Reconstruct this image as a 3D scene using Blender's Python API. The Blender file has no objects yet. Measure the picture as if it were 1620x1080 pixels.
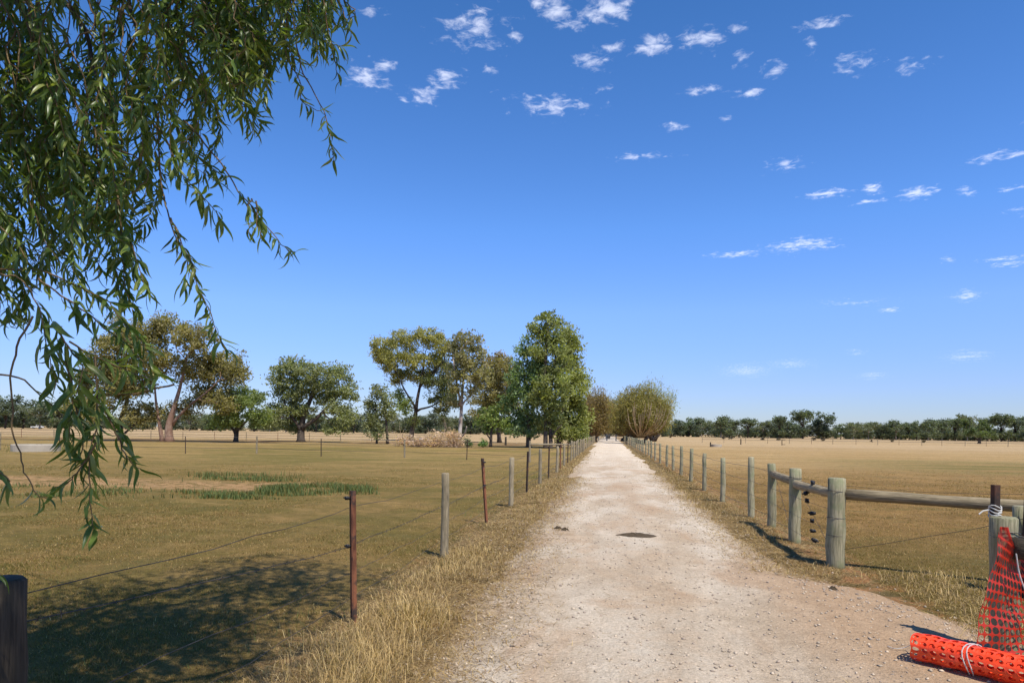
import bpy, bmesh, math, random
import numpy as np
from mathutils import Matrix, Vector, Quaternion
from math import radians, pi, sin, cos

SC = bpy.context.scene
COL = SC.collection
rng = np.random.default_rng(11)
random.seed(11)

# ------------------------------------------------------------------ camera
F = 1080.0                    # focal length in photo pixels (24 mm on 36 mm)
PX0, PY0 = 810.0, 682.0       # principal point in photo pixels (horizon at the centre column)
YAW, ROLL, CAMH = radians(8.17), radians(0.785), 1.65
cam_d = bpy.data.cameras.new('camera'); cam = bpy.data.objects.new('camera', cam_d); COL.objects.link(cam)
cam_d.sensor_width = 36; cam_d.lens = 24; cam_d.clip_start = 0.05; cam_d.clip_end = 12000
cam_d.shift_y = (PY0 - 540) / 1620
RM = Matrix.Rotation(YAW, 3, 'Z') @ Matrix.Rotation(pi/2, 3, 'X') @ Matrix.Rotation(ROLL, 3, 'Z')
cam.matrix_world = Matrix.Translation((0, 0, CAMH)) @ RM.to_4x4()
SC.camera = cam
RN = np.array(RM)
RIGHT = np.array([cos(YAW), sin(YAW), 0]); FWD = np.array([-sin(YAW), cos(YAW), 0])
EYE = np.array([0, 0, CAMH])

# ------------------------------------------------------------------ sun and sky
SUN_EL = radians(60.5)
_sd = RIGHT * -0.30 + FWD * 0.48                        # way the shadows fall on the ground
_sd = _sd / np.linalg.norm(_sd)
to_sun = np.array([-_sd[0]*cos(SUN_EL), -_sd[1]*cos(SUN_EL), sin(SUN_EL)])
sun_l = bpy.data.lights.new('sun', 'SUN'); sun_o = bpy.data.objects.new('sun', sun_l); COL.objects.link(sun_o)
sun_l.energy = 4.2; sun_l.angle = radians(0.53); sun_l.color = (1.0, 0.945, 0.85)
sun_o.rotation_euler = Vector(to_sun).to_track_quat('Z', 'Y').to_euler()
sun_o.location = (0, 0, 60)
world = bpy.data.worlds.new('World'); SC.world = world; world.use_nodes = True
SC.view_settings.view_transform = 'Standard'; SC.view_settings.look = 'None'
SC.view_settings.exposure = 0.45; SC.view_settings.gamma = 1.0
SC.view_settings.use_curve_mapping = False


class NT:
    """small helper round a node tree"""
    def __init__(s, nt): s.nt = nt; nt.nodes.clear()
    def n(s, typ, ins=None, **props):
        nd = s.nt.nodes.new(typ)
        for k, v in props.items(): setattr(nd, k, v)
        for k, v in (ins or {}).items():
            sk = nd.inputs[k]
            if isinstance(v, bpy.types.NodeSocket): s.nt.links.new(v, sk)
            elif isinstance(v, bpy.types.Node): s.nt.links.new(v.outputs[0], sk)
            else: sk.default_value = v
        return nd
    def m(s, op, a, b=0.0, c=0.0, clamp=False):
        return s.n('ShaderNodeMath', {0: a, 1: b, 2: c}, operation=op, use_clamp=clamp).outputs[0]
    def vm(s, op, a, b=(0, 0, 0), c=(0, 0, 0)):
        nd = s.n('ShaderNodeVectorMath', {0: a, 1: b, 2: c} if op == 'MULTIPLY_ADD' else {0: a, 1: b}, operation=op)
        return nd.outputs['Value'] if op in ('LENGTH', 'DOT_PRODUCT', 'DISTANCE') else nd.outputs[0]
    def mix(s, f, a, b, mode='MIX'):
        nd = s.nt.nodes.new('ShaderNodeMix'); nd.data_type = 'RGBA'; nd.blend_type = mode
        for sk, v in ((nd.inputs[0], f), (nd.inputs[6], a), (nd.inputs[7], b)):
            if isinstance(v, bpy.types.NodeSocket): s.nt.links.new(v, sk)
            else: sk.default_value = v if not isinstance(v, tuple) or len(v) == 4 else (*v, 1)
        return nd.outputs[2]
    def ss(s, v, lo, hi):                                # smoothstep
        return s.n('ShaderNodeMapRange', {0: v, 1: lo, 2: hi}, interpolation_type='SMOOTHSTEP').outputs[0]
    def noise(s, vec, scale, detail=4, rough=0.55, dist=0.0):
        return s.n('ShaderNodeTexNoise', {'Vector': vec, 'Scale': scale, 'Detail': detail, 'Roughness': rough, 'Distortion': dist}).outputs[0]
    def ramp(s, f, stops):
        nd = s.n('ShaderNodeValToRGB', {0: f}); el = nd.color_ramp.elements
        while len(el) < len(stops): el.new(0.5)
        for e, (p, c) in zip(el, stops): e.position = p; e.color = (*c, 1) if len(c) == 3 else c
        return nd.outputs[0]


def ray(px, py):
    d = RN @ np.array([(px - PX0)/F, -(py - PY0)/F, -1.0]); return d / np.linalg.norm(d)
def at(px, py, d):
    """point d metres ahead (along the camera axis) seen at a photo pixel"""
    return EYE + RN @ np.array([(px - PX0)/F*d, -(py - PY0)/F*d, -d])
def gp(px, py, z=0.0):
    """ground point under a photo pixel"""
    r = ray(px, py); return EYE + r * ((z - CAMH) / r[2])
def cw(x, d, z=0.0):
    """camera-right, camera-ahead, height -> world"""
    p = RIGHT*x + FWD*d; return np.array([p[0], p[1], z])
def dep(p): return float(np.dot(np.asarray(p) - EYE, FWD))
def hy(px): return PY0 + (px - PX0)*math.tan(ROLL)

# world: Nishita sky, with thin scattered altocumulus mapped on directions
w = NT(world.node_tree)
sky = w.n('ShaderNodeTexSky', sky_type='NISHITA', sun_disc=False)
sky.sun_elevation = SUN_EL
sky.sun_rotation = math.atan2(to_sun[0], to_sun[1])
sky.altitude = 150; sky.air_density = 1.0; sky.dust_density = 0.05; sky.ozone_density = 2.2
tc = w.n('ShaderNodeTexCoord').outputs['Generated']
dirn = w.vm('NORMALIZE', tc)
sx = w.n('ShaderNodeSeparateXYZ', {0: dirn})
X_, Y_, Z_ = sx.outputs
az = w.m('ARCTAN2', X_, Y_)
el_ = w.m('ARCSINE', Z_)
uv = w.n('ShaderNodeCombineXYZ', {0: az, 1: el_, 2: 0.0}).outputs[0]
zc = w.m('MAXIMUM', Z_, 0.03)
pl = w.n('ShaderNodeCombineXYZ', {0: w.m('DIVIDE', X_, zc), 1: w.m('DIVIDE', Y_, zc), 2: 0.0}).outputs[0]
wn = w.n('ShaderNodeTexNoise', {'Vector': pl, 'Scale': 5.0, 'Detail': 3.0}).outputs['Color']
uvw = w.vm('ADD', uv, w.vm('SCALE', w.vm('SUBTRACT', wn, (0.5, 0.5, 0.5))))
CLOUDS = [(575,122,28,18,1),(608,102,18,9,1),(605,141,18,6,.8),(672,150,25,14,.95),(705,125,22,14,.95),(640,157,8,6,.7),(752,48,45,30,.75),
 (815,63,12,7,.7),(776,115,10,6,.8),(880,10,22,20,1),(848,4,15,8,.9),(955,18,36,22,1),(905,35,25,12,.6),(1032,74,28,14,1.1),(1105,65,36,16,.95),
 (1165,47,20,8,.8),(938,95,26,14,.7),(970,75,16,8,.8),(1170,95,12,12,.6),(1225,110,18,10,.65),(1300,37,32,10,.9),(1285,75,8,14,.65),(1352,98,28,14,.65),
 (1445,105,25,10,.5),(875,165,55,14,.7),(957,138,10,6,.7),(1113,147,28,7,1),(1185,150,20,7,.9),(1148,188,10,4,.6),(1070,199,18,6,.85),(1015,248,35,6,.65),
 (1245,260,25,8,.6),(1310,304,38,6,1),(1383,296,13,7,.95),(1450,307,32,9,1.1),(1375,319,22,4,.8),(1528,303,12,5,.8),(1582,250,40,7,.8),(1602,295,20,5,.8),
 (1605,337,20,4,.65),(1265,388,50,9,1),(1165,400,38,4,.9),(1300,386,13,6,1),(1530,467,22,6,.9),(1405,491,18,4,.9),(1585,411,38,4,.65),(1594,420,22,4,.8),
 (1505,410,10,6,.6),(1350,478,40,5,.55),(1180,586,35,9,.6),(1250,575,30,6,.5),(1530,563,32,7,.7),(1380,594,20,4,.5),(1355,556,13,4,.5),(590,18,18,8,.5),(985,5,20,8,.8),
 (700,-60,70,30,.9),(1100,-70,60,30,.9),(1300,-110,60,25,.9),(1700,180,50,12,.8),(1760,330,50,9,.9),(1800,60,50,20,.8)]
acc = None
for (cx, cy, rx, ry, wt) in CLOUDS:
    r = ray(cx, cy); u0 = math.atan2(r[0], r[1]); v0 = math.asin(r[2])
    r1 = ray(cx + rx*1.35, cy); su = 1/abs(math.atan2(r1[0], r1[1]) - u0)
    r2 = ray(cx, cy - ry*1.35); sv = 1/abs(math.asin(r2[2]) - v0)
    ln = w.vm('LENGTH', w.vm('MULTIPLY_ADD', uvw, (su, sv, 0), (-u0*su, -v0*sv, 0)))
    f = w.m('MULTIPLY_ADD', ln, -wt, wt)
    acc = f if acc is None else w.m('MAXIMUM', acc, f)
fine = w.n('ShaderNodeTexNoise', {'Vector': pl, 'Scale': 26.0, 'Detail': 6.0, 'Roughness': 0.62, 'Distortion': 0.4}).outputs[0]
dens = w.m('ADD', w.m('MULTIPLY', acc, 0.85), w.m('MULTIPLY', w.m('SUBTRACT', fine, 0.5), 2.6))
dens = w.ss(dens, 0.06, 1.15)
skyc = w.n('ShaderNodeHueSaturation', {'Saturation': 1.06, 'Value': 1.0, 'Color': w.mix(1.0, sky.outputs[0], w.ramp(Z_, [(0.0, (.44, .52, .76)), (.07, (.58, .65, 1.0)), (.17, (.76, .86, 1.22)), (.28, (.72, .93, 1.32)), (.65, (.47, .74, 1.02))]), 'MULTIPLY')}).outputs[0]
cl = w.mix(w.m('MULTIPLY', dens, 0.62), skyc, (7.6, 7.9, 9.2, 1))
w.n('ShaderNodeOutputWorld', {'Surface': w.n('ShaderNodeBackground', {'Color': cl, 'Strength': 0.112})})
for nd in w.nt.nodes:                                    # the scale of the coordinate wobble
    if nd.type == 'VECT_MATH' and nd.operation == 'SCALE': nd.inputs['Scale'].default_value = 0.02

# ------------------------------------------------------------------ mesh helpers
def tag(o, label=None, cat=None, group=None, kind=None):
    if label: o['label'] = label
    if cat: o['category'] = cat
    if group: o['group'] = group
    if kind: o['kind'] = kind
    return o
def empty(name, loc=(0, 0, 0), rz=0.0):
    o = bpy.data.objects.new(name, None); COL.objects.link(o); o.location = loc; o.rotation_euler = (0, 0, rz)
    o.empty_display_size = 0.2
    return o
def link(name, me, mat, parent=None):
    o = bpy.data.objects.new(name, me); COL.objects.link(o)
    if mat is not None and len(me.materials) == 0: me.materials.append(mat)
    if parent is not None: o.parent = parent
    return o
def mesh_np(name, V, Fa, tint=None, smooth=False):
    V = np.ascontiguousarray(V, dtype=np.float32); Fa = np.ascontiguousarray(Fa, dtype=np.int32)
    me = bpy.data.meshes.new(name); nf, k = Fa.shape
    me.vertices.add(len(V)); me.vertices.foreach_set('co', V.ravel())
    me.loops.add(nf*k); me.loops.foreach_set('vertex_index', Fa.ravel())
    me.polygons.add(nf); me.polygons.foreach_set('loop_start', np.arange(0, nf*k, k, dtype=np.int32))
    if smooth: me.polygons.foreach_set('use_smooth', np.ones(nf, dtype=bool))
    if tint is not None:
        a = me.attributes.new('tint', 'FLOAT_COLOR', 'POINT')
        c = np.ones((len(V), 4), dtype=np.float32); c[:, :3] = tint
        a.data.foreach_set('color', c.ravel())
    me.update(calc_edges=True)
    return me
class MB:
    """collects quads and tris for one small mesh"""
    def __init__(s): s.v = []; s.f = []
    def add(s, V, Fs):
        o = len(s.v); s.v += [tuple(map(float, p)) for p in V]; s.f += [tuple(i + o for i in f) for f in Fs]; return s
    def tube(s, pts, radii, n=6, caps=True, squash=None):
        P = [Vector(p) for p in pts]; m = len(P)
        if not hasattr(radii, '__len__'): radii = [radii]*m
        t0 = (P[1] - P[0]).normalized()
        up = Vector((0, 0, 1)) if abs(t0.z) < 0.9 else Vector((1, 0, 0))
        a = t0.cross(up).normalized(); V = []
        for i in range(m):
            t = (P[min(i+1, m-1)] - P[max(i-1, 0)]).normalized()
            a = (a - t*a.dot(t)).normalized(); b = t.cross(a)
            for k in range(n):
                an = 2*pi*k/n; V.append(P[i] + (a*cos(an) + b*sin(an))*radii[i])
        Fs = [(i*n+k, i*n+(k+1) % n, (i+1)*n+(k+1) % n, (i+1)*n+k) for i in range(m-1) for k in range(n)]
        if caps: Fs += [tuple(range(n-1, -1, -1)), tuple((m-1)*n+k for k in range(n))]
        return s.add(V, Fs)
    def box(s, c, h, rot=None):
        M = rot or Matrix.Identity(3)
        V = [Vector(c) + M @ Vector((x*h[0], y*h[1], z*h[2])) for x in (-1, 1) for y in (-1, 1) for z in (-1, 1)]
        return s.add(V, [(0, 1, 3, 2), (4, 6, 7, 5), (0, 4, 5, 1), (2, 3, 7, 6), (0, 2, 6, 4), (1, 5, 7, 3)])
    def mesh(s, name, smooth=False):
        me = bpy.data.meshes.new(name); me.from_pydata(s.v, [], s.f)
        if smooth: me.polygons.foreach_set('use_smooth', [True]*len(me.polygons))
        me.update(); return me
    def build(s, name, mat, parent=None, smooth=False): return link(name, s.mesh(name, smooth), mat, parent)
def spline(pts, n=6):
    """Catmull-Rom through points"""
    P = [np.asarray(p, float) for p in pts]; P = [2*P[0]-P[1]] + P + [2*P[-1]-P[-2]]; out = []
    for i in range(1, len(P)-2):
        for k in range(n):
            t = k/n; a, b, c, d = P[i-1:i+3]
            out.append(0.5*((2*b) + (c-a)*t + (2*a-5*b+4*c-d)*t*t + (3*b-a-3*c+d)*t**3))
    out.append(P[-2]); return np.array(out)
def vnoise(x, y, seed=0):
    """cheap smooth 2-D value noise in -1..1"""
    xi = np.floor(x).astype(np.int64); yi = np.floor(y).astype(np.int64); fx = x-xi; fy = y-yi
    fx = fx*fx*(3-2*fx); fy = fy*fy*(3-2*fy)
    def h(a, b):
        n = (a*374761393 + b*668265263 + seed*982451653) & 0x7fffffff
        n = ((n ^ (n >> 13))*1274126177) & 0x7fffffff
        return ((n ^ (n >> 16)) & 0xffff)/32767.5 - 1
    return (h(xi, yi)*(1-fx) + h(xi+1, yi)*fx)*(1-fy) + (h(xi, yi+1)*(1-fx) + h(xi+1, yi+1)*fx)*fy

# ------------------------------------------------------------------ materials
def new_mat(name):
    m = bpy.data.materials.new(name); m.use_nodes = True; return m, NT(m.node_tree)
def finish(t, col, rough=0.8, bump=None, dist=0.02, strength=0.6, spec=0.3, **kw):
    ins = {'Base Color': col, 'Roughness': rough, 'Specular IOR Level': spec}
    if bump is not None:
        ins['Normal'] = t.n('ShaderNodeBump', {'Height': bump, 'Distance': dist, 'Strength': strength}).outputs[0]
    ins.update(kw)
    p = t.n('ShaderNodeBsdfPrincipled', ins)
    t.n('ShaderNodeOutputMaterial', {'Surface': p.outputs[0]}); return p
MAT = {}
def leaf_mat(name, trans=0.3, rough=0.5, spec=0.3):
    m, t = new_mat(name)
    c = t.n('ShaderNodeAttribute', attribute_name='tint').outputs['Color']
    p = t.n('ShaderNodeBsdfPrincipled', {'Base Color': c, 'Roughness': rough, 'Specular IOR Level': spec})
    tr = t.n('ShaderNodeBsdfTranslucent', {'Color': t.mix(1.0, c, (1.25, 1.35, 0.55, 1), 'MULTIPLY')})
    mx = t.n('ShaderNodeMixShader', {0: trans, 1: p.outputs[0], 2: tr.outputs[0]})
    t.n('ShaderNodeOutputMaterial', {'Surface': mx.outputs[0]}); MAT[name] = m; return m
leaf_mat('foliage', 0.48, 0.5, 0.3); leaf_mat('willow_leaf', 0.40, 0.36, 0.45); leaf_mat('grass_blade', 0.25, 0.7, 0.15)
def tint_mat(name, rough=0.9):
    m, t = new_mat(name); c = t.n('ShaderNodeAttribute', attribute_name='tint').outputs['Color']
    finish(t, c, rough); MAT[name] = m
tint_mat('stone')
def wood(name, c1, c2, c3, grain=1.0, rough=0.85, zscale=0.06):
    """weathered timber: grain runs along local z"""
    m, t = new_mat(name)
    oc = t.n('ShaderNodeTexCoord').outputs['Object']
    oi = t.n('ShaderNodeObjectInfo').outputs['Random']
    v = t.vm('ADD', t.vm('MULTIPLY', oc, (1, 1, zscale)), t.n('ShaderNodeCombineXYZ', {0: t.m('MULTIPLY', oi, 37.0), 1: t.m('MULTIPLY', oi, 11.0), 2: 0.0}).outputs[0])
    g = t.noise(v, 70*grain, 5, 0.65)
    big = t.noise(oc, 4.5, 3, 0.6)
    col = t.mix(t.ss(g, 0.36, 0.64), c1, c2)
    col = t.mix(t.ss(big, 0.45, 0.7), col, c3)
    cracks = t.ss(t.noise(v, 34*grain, 3, 0.5, 0.5), 0.66, 0.72)
    col = t.mix(t.m('MULTIPLY', cracks, 0.7), col, (0.03, 0.025, 0.02, 1))
    col = t.mix(1.0, col, t.ramp(oi, [(0, (.84, .78, .64)), (1, (1.2, 1.1, .9))]), 'MULTIPLY')
    finish(t, col, rough, t.m('SUBTRACT', g, t.m('MULTIPLY', cracks, 0.8)), 0.006, 0.8); MAT[name] = m
wood('post_timber', (.19, .165, .125), (.36, .315, .245), (.22, .195, .14))
wood('green_timber', (.17, .165, .115), (.35, .335, .26), (.20, .225, .145))
wood('rail_timber', (.17, .14, .10), (.34, .29, .21), (.22, .19, .13))
wood('dark_shaded_timber', (.03, .025, .02), (.075, .062, .05), (.045, .04, .03))  # dark timber; shade on strainer post and near rail deepened in the colour
def bark(name, c1, c2, c3, sc=2.5):
    m, t = new_mat(name); oc = t.n('ShaderNodeTexCoord').outputs['Object']
    v = t.vm('MULTIPLY', oc, (1, 1, .25)); a = t.noise(v, sc*2.2, 5, .65); b = t.noise(oc, sc*0.35, 3)
    finish(t, t.mix(t.ss(b, .42, .6), t.mix(t.ss(a, .35, .65), c1, c2), c3), 0.9, a, 0.05, 0.8); MAT[name] = m
bark('bark_dark', (.045, .035, .028), (.11, .085, .065), (.075, .055, .04))
bark('bark_red', (.20, .115, .075), (.36, .25, .18), (.24, .14, .095))
bark('bark_pale', (.34, .29, .24), (.50, .45, .40), (.27, .19, .14))
bark('bark_twig', (.17, .105, .05), (.29, .19, .09), (.20, .14, .07), 20)
bark('bark_willow', (.06, .045, .03), (.13, .10, .07), (.09, .065, .045), 6)
bark('stem_tan', (.36, .28, .17), (.48, .38, .25), (.30, .22, .12), 4)
def rust(name, c1, c2, c3):
    m, t = new_mat(name); oc = t.n('ShaderNodeTexCoord').outputs['Object']; oi = t.n('ShaderNodeObjectInfo').outputs['Random']
    v = t.vm('ADD', oc, t.n('ShaderNodeCombineXYZ', {0: 0.0, 1: 0.0, 2: t.m('MULTIPLY', oi, 19.0)}).outputs[0])
    a = t.noise(v, 5.0, 4, .65); b = t.noise(v, 60, 4, .6)
    finish(t, t.mix(t.ss(a, .5, .62), t.mix(b, c1, c2), c3), .75, b, .002, .5); MAT[name] = m
rust('rusty_steel', (.16, .055, .028), (.30, .12, .055), (.055, .036, .028))
rust('dark_steel', (.03, .022, .018), (.07, .045, .033), (.11, .05, .03))
def plain(name, c, rough=.6, var=.25, sc=20, spec=.3, metal=0.0):
    m, t = new_mat(name); oc = t.n('ShaderNodeTexCoord').outputs['Object']; a = t.noise(oc, sc, 4)
    c2 = tuple(x*(1-var) for x in c[:3])
    finish(t, t.mix(a, (*c, 1), (*c2, 1)), rough, a, .003, .3, spec, Metallic=metal); MAT[name] = m
plain('wire', (.10, .085, .075), .55, .5, 8, .4, .5); plain('black_plastic', (.015, .015, .016), .45); plain('twine', (.62, .60, .55), .9)
plain('orange_plastic', (.95, .075, .018), .38, .15, 30, .5); plain('net_plastic', (.50, .030, .012), .45, .2, 30, .4); plain('concrete', (.50, .43, .33), .9, .35, 3)
plain('white_paint', (.78, .77, .74), .4); plain('dark_glass', (.02, .025, .03), .1, .1, 5, .6); plain('tyre', (.02, .02, .02), .9)
plain('pale_metal', (.45, .48, .50), .45, .3, 3, .5, .4); plain('chrome_trim', (.5, .5, .5), .3, .1, 5, .5, .8); plain('pale_timber', (.55, .51, .42), .85, .35, 6)
plain('water', (.03, .04, .035), .08, .1, 3, .6)
plain('dung', (.10, .07, .04), .95, .6, 14); plain('dead_leaf', (.50, .35, .22), .9, .4, 9)

# ground: paddock colours by place
m, t = new_mat('paddock'); MAT['paddock'] = m
pos = t.n('ShaderNodeNewGeometry').outputs['Position']
gx, gy, gz = t.n('ShaderNodeSeparateXYZ', {0: pos}).outputs
nA = t.noise(pos, .07, 4, .6); nB = t.noise(pos, .45, 5, .6); nC = t.noise(pos, 3.2, 5, .65); nD = t.noise(pos, 40, 5, .7)
nS = t.noise(t.vm('MULTIPLY', pos, (.12, 1, 1)), .55, 4, .6)            # mowing and grazing streaks across the view
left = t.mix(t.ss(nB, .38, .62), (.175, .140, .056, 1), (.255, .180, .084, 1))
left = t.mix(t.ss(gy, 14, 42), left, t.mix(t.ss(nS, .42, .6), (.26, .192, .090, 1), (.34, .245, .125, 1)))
left = t.mix(t.m('MULTIPLY', t.ss(nA, .47, .60), .6), left, (.135, .130, .044, 1))
right = t.mix(t.ss(nB, .38, .62), (.215, .138, .062, 1), (.30, .192, .090, 1))
right = t.mix(t.m('MULTIPLY', t.m('MULTIPLY', t.ss(gy, 2, 6), t.ss(t.m('MULTIPLY', gy, -1.0), -14, -8)), .7), right, (.135, .118, .048, 1))
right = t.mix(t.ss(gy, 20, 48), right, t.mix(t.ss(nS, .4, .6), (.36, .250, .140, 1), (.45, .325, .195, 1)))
strip = t.m('MULTIPLY', t.m('MULTIPLY', t.ss(gy, 30, 38), t.ss(t.m('MULTIPLY', gy, -1.0), -56, -46)), t.m('MULTIPLY', t.ss(gx, 9, 20), t.ss(nS, .36, .58)))
right = t.mix(t.m('MULTIPLY', strip, .85), right, (.15, .145, .055, 1))
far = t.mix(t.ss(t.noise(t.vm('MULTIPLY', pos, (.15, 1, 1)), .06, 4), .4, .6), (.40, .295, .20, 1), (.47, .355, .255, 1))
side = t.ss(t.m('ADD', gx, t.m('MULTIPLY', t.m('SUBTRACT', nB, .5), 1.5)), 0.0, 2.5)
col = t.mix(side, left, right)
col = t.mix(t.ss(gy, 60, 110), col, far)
bare = t.m('MULTIPLY', t.m('MULTIPLY', t.ss(gy, 16.0, 17.3), t.ss(t.m('MULTIPLY', gy, -1.0), -20.2, -18.6)), t.m('MULTIPLY', t.ss(t.m('MULTIPLY', gx, -1.0), 7.0, 9.5), t.ss(nC, .36, .55)))
col = t.mix(t.m('MULTIPLY', bare, .9), col, (.42, .27, .17, 1))
wob = t.m('ADD', gx, t.m('MULTIPLY', t.m('SUBTRACT', nB, .5), 1.2))
vl = t.m('SUBTRACT', 1.0, t.ss(t.m('ABSOLUTE', t.m('ADD', wob, 1.55)), .55, 1.0))
vr = t.m('SUBTRACT', 1.0, t.ss(t.m('ABSOLUTE', t.m('SUBTRACT', wob, 2.35)), .5, .95))
verge = t.mix(t.ss(nC, .4, .62), (.185, .135, .078, 1), (.36, .265, .16, 1))
col = t.mix(t.m('MULTIPLY', t.m('MAXIMUM', vl, vr), t.ss(t.m('MULTIPLY', gy, -1.0), -110, -70)), col, verge)
red = t.m('MULTIPLY', t.m('SUBTRACT', 1.0, t.ss(t.m('ABSOLUTE', t.m('SUBTRACT', gx, 2.85)), .12, .5)), t.ss(nC, .42, .6))
col = t.mix(t.m('MULTIPLY', red, .75), col, (.36, .17, .095, 1))
red2 = t.m('MULTIPLY', t.m('SUBTRACT', 1.0, t.ss(t.m('ABSOLUTE', t.m('ADD', gx, 2.2)), .15, .6)), t.ss(nC, .5, .64))
col = t.mix(t.m('MULTIPLY', red2, .5), col, (.30, .17, .10, 1))
col = t.mix(1.0, col, t.ramp(nC, [(.25, (.70, .72, .70)), (.75, (1.25, 1.2, 1.15))]), 'MULTIPLY')
nP = t.noise(t.vm('MULTIPLY', pos, (.7, 1, 1)), 1.1, 5, .65)
col = t.mix(t.m('MULTIPLY', t.ss(nP, .52, .66), .45), col, (.15, .135, .06, 1))
col = t.mix(t.m('MULTIPLY', t.m('SUBTRACT', 1.0, t.ss(nP, .34, .45)), .35), col, (.40, .27, .14, 1))
col = t.mix(1.0, col, t.ramp(nD, [(.25, (.62, .62, .62)), (.75, (1.3, 1.3, 1.3))]), 'MULTIPLY')
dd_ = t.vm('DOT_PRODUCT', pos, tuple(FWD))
litter_shade = t.m('MULTIPLY', t.m('MULTIPLY', t.ss(dd_, 74, 78), t.ss(t.m('MULTIPLY', dd_, -1.0), -96, -88)), t.m('MULTIPLY', t.ss(t.m('MULTIPLY', gx, -1.0), 8, 12), t.ss(t.noise(pos, .13, 3), .40, .55)))  # dark strip under the trees: brown litter with tree shade painted in
col = t.mix(t.m('MULTIPLY', litter_shade, .85), col, (.15, .09, .055, 1))
col = t.mix(1.0, col, (1.0, .945, .74, 1), 'MULTIPLY')
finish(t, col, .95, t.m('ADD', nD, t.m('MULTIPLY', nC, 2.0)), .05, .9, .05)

m, t = new_mat('gravel'); MAT['gravel'] = m
pos = t.n('ShaderNodeNewGeometry').outputs['Position']
gx, gy, gz = t.n('ShaderNodeSeparateXYZ', {0: pos}).outputs
nA = t.noise(t.vm('MULTIPLY', pos, (1, .35, 1)), .8, 5, .62); nB = t.noise(pos, 5, 5, .65); nC = t.noise(pos, 38, 5, .7); nD = t.noise(pos, 160, 3, .7)
vor = t.n('ShaderNodeTexVoronoi', {'Vector': pos, 'Scale': 55.0, 'Randomness': 1.0}).outputs
col = t.mix(t.ss(nA, .36, .64), (.46, .355, .245, 1), (.62, .525, .405, 1))
dirt = t.m('MULTIPLY', t.ss(t.noise(t.vm('MULTIPLY', pos, (1, .5, 1)), .8, 5, .66, .6), .46, .66), .7)
col = t.mix(dirt, col, (.44, .295, .18, 1))
edge = t.ss(t.m('ABSOLUTE', t.m('SUBTRACT', gx, .35)), 1.05, 1.9)
col = t.mix(t.m('MULTIPLY', edge, .55), col, (.38, .27, .165, 1))
mid = t.m('MULTIPLY', t.m('SUBTRACT', 1.0, t.ss(t.m('ABSOLUTE', t.m('SUBTRACT', gx, .4)), .15, .6)), t.ss(nB, .42, .6))
col = t.mix(t.m('MULTIPLY', mid, .4), col, (.44, .32, .21, 1))
gate = t.m('MULTIPLY', t.ss(gx, 1.2, 2.2), t.ss(t.m('MULTIPLY', gy, -1.0), -10, -7.5))
col = t.mix(t.m('MULTIPLY', gate, .8), col, (.43, .285, .17, 1))
col = t.mix(t.m('MULTIPLY', t.ss(gy, 18, 60), .6), col, (.72, .61, .47, 1))
col = t.mix(1.0, col, t.ramp(nB, [(.25, (.82, .81, .80)), (.75, (1.12, 1.12, 1.12))]), 'MULTIPLY')
col = t.mix(1.0, col, t.ramp(nC, [(.3, (.70, .69, .68)), (.7, (1.2, 1.2, 1.2))]), 'MULTIPLY')
col = t.mix(t.m('MULTIPLY', t.ss(nD, .62, .72), .45), col, (.28, .22, .165, 1))
hgt = t.m('ADD', t.m('ADD', nC, t.m('MULTIPLY', nB, .8)), t.m('ADD', t.m('MULTIPLY', vor['Distance'], -.5), t.m('MULTIPLY', nD, .6)))
finish(t, col, .95, hgt, .016, .8, .05)

# ------------------------------------------------------------------ ground and road
def road_l(y): return -1.05 - .022*np.clip(y, 0, 45)*.9 + .0*y
def road_r(y): return 2.02 + 1.15*np.exp(-((y - 5.0)/2.5)**2) - .006*np.clip(y, 0, 60)
def height(x, y):
    near = np.exp(-(x*x + y*y)/(60.0**2))
    h = (.035*vnoise(x*.5, y*.5, 1) + .018*vnoise(x*1.9, y*1.9, 2) + .008*vnoise(x*6, y*6, 3))*near
    h = h + .07*np.exp(-((x + 1.75)/.45)**2)*(np.abs(y) < 90) + .05*np.exp(-((x - 2.55)/.4)**2)*(np.abs(y) < 90)*np.clip((y - 8)/1.5, 0, 1)
    return h
def graded(lo, hi, c0, c1, step, grow=1.12, cap=1e9):
    a = list(np.arange(c0, c1 + 1e-6, step)); s = step; v = a[-1]
    while v < hi: s = min(s*grow, cap); v += s; a.append(v)
    s = step; v = a[0]; b = []
    while v > lo: s = min(s*grow, cap); v -= s; b.append(v)
    return np.array(b[::-1] + a)
def grid_mesh(name, xs, ys, hf):
    X, Y = np.meshgrid(xs, ys); Z = hf(X, Y); nx, ny = len(xs), len(ys)
    V = np.stack([X, Y, Z], -1).reshape(-1, 3)
    i = (np.arange(ny-1)[:, None]*nx + np.arange(nx-1)[None]).ravel()
    return mesh_np(name, V, np.stack([i, i+1, i+nx+1, i+nx], 1), smooth=True)
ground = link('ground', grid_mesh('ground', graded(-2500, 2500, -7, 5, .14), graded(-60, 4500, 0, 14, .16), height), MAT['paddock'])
tag(ground, kind='structure')
def road_h(x, y):
    yl, yr = road_l(y) + .18*vnoise(y*.9, y*0+3, 7), road_r(y) + .16*vnoise(y*.8, y*0+9, 8)
    din = np.minimum(x - yl, yr - x)                                  # metres inside the edge
    base = .020*vnoise(x*.5, y*.5, 1) + .010*vnoise(x*2.1, y*1.3, 12) + .007*vnoise(x*7, y*7, 13)
    ruts = -.022*(np.exp(-((x + .35)/.33)**2) + np.exp(-((x - 1.15)/.33)**2))
    crown = .03 + np.clip(din, -1, .5)*.13
    h = base + ruts + crown
    return np.where(y > 100, h - .0*y, h)
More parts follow.
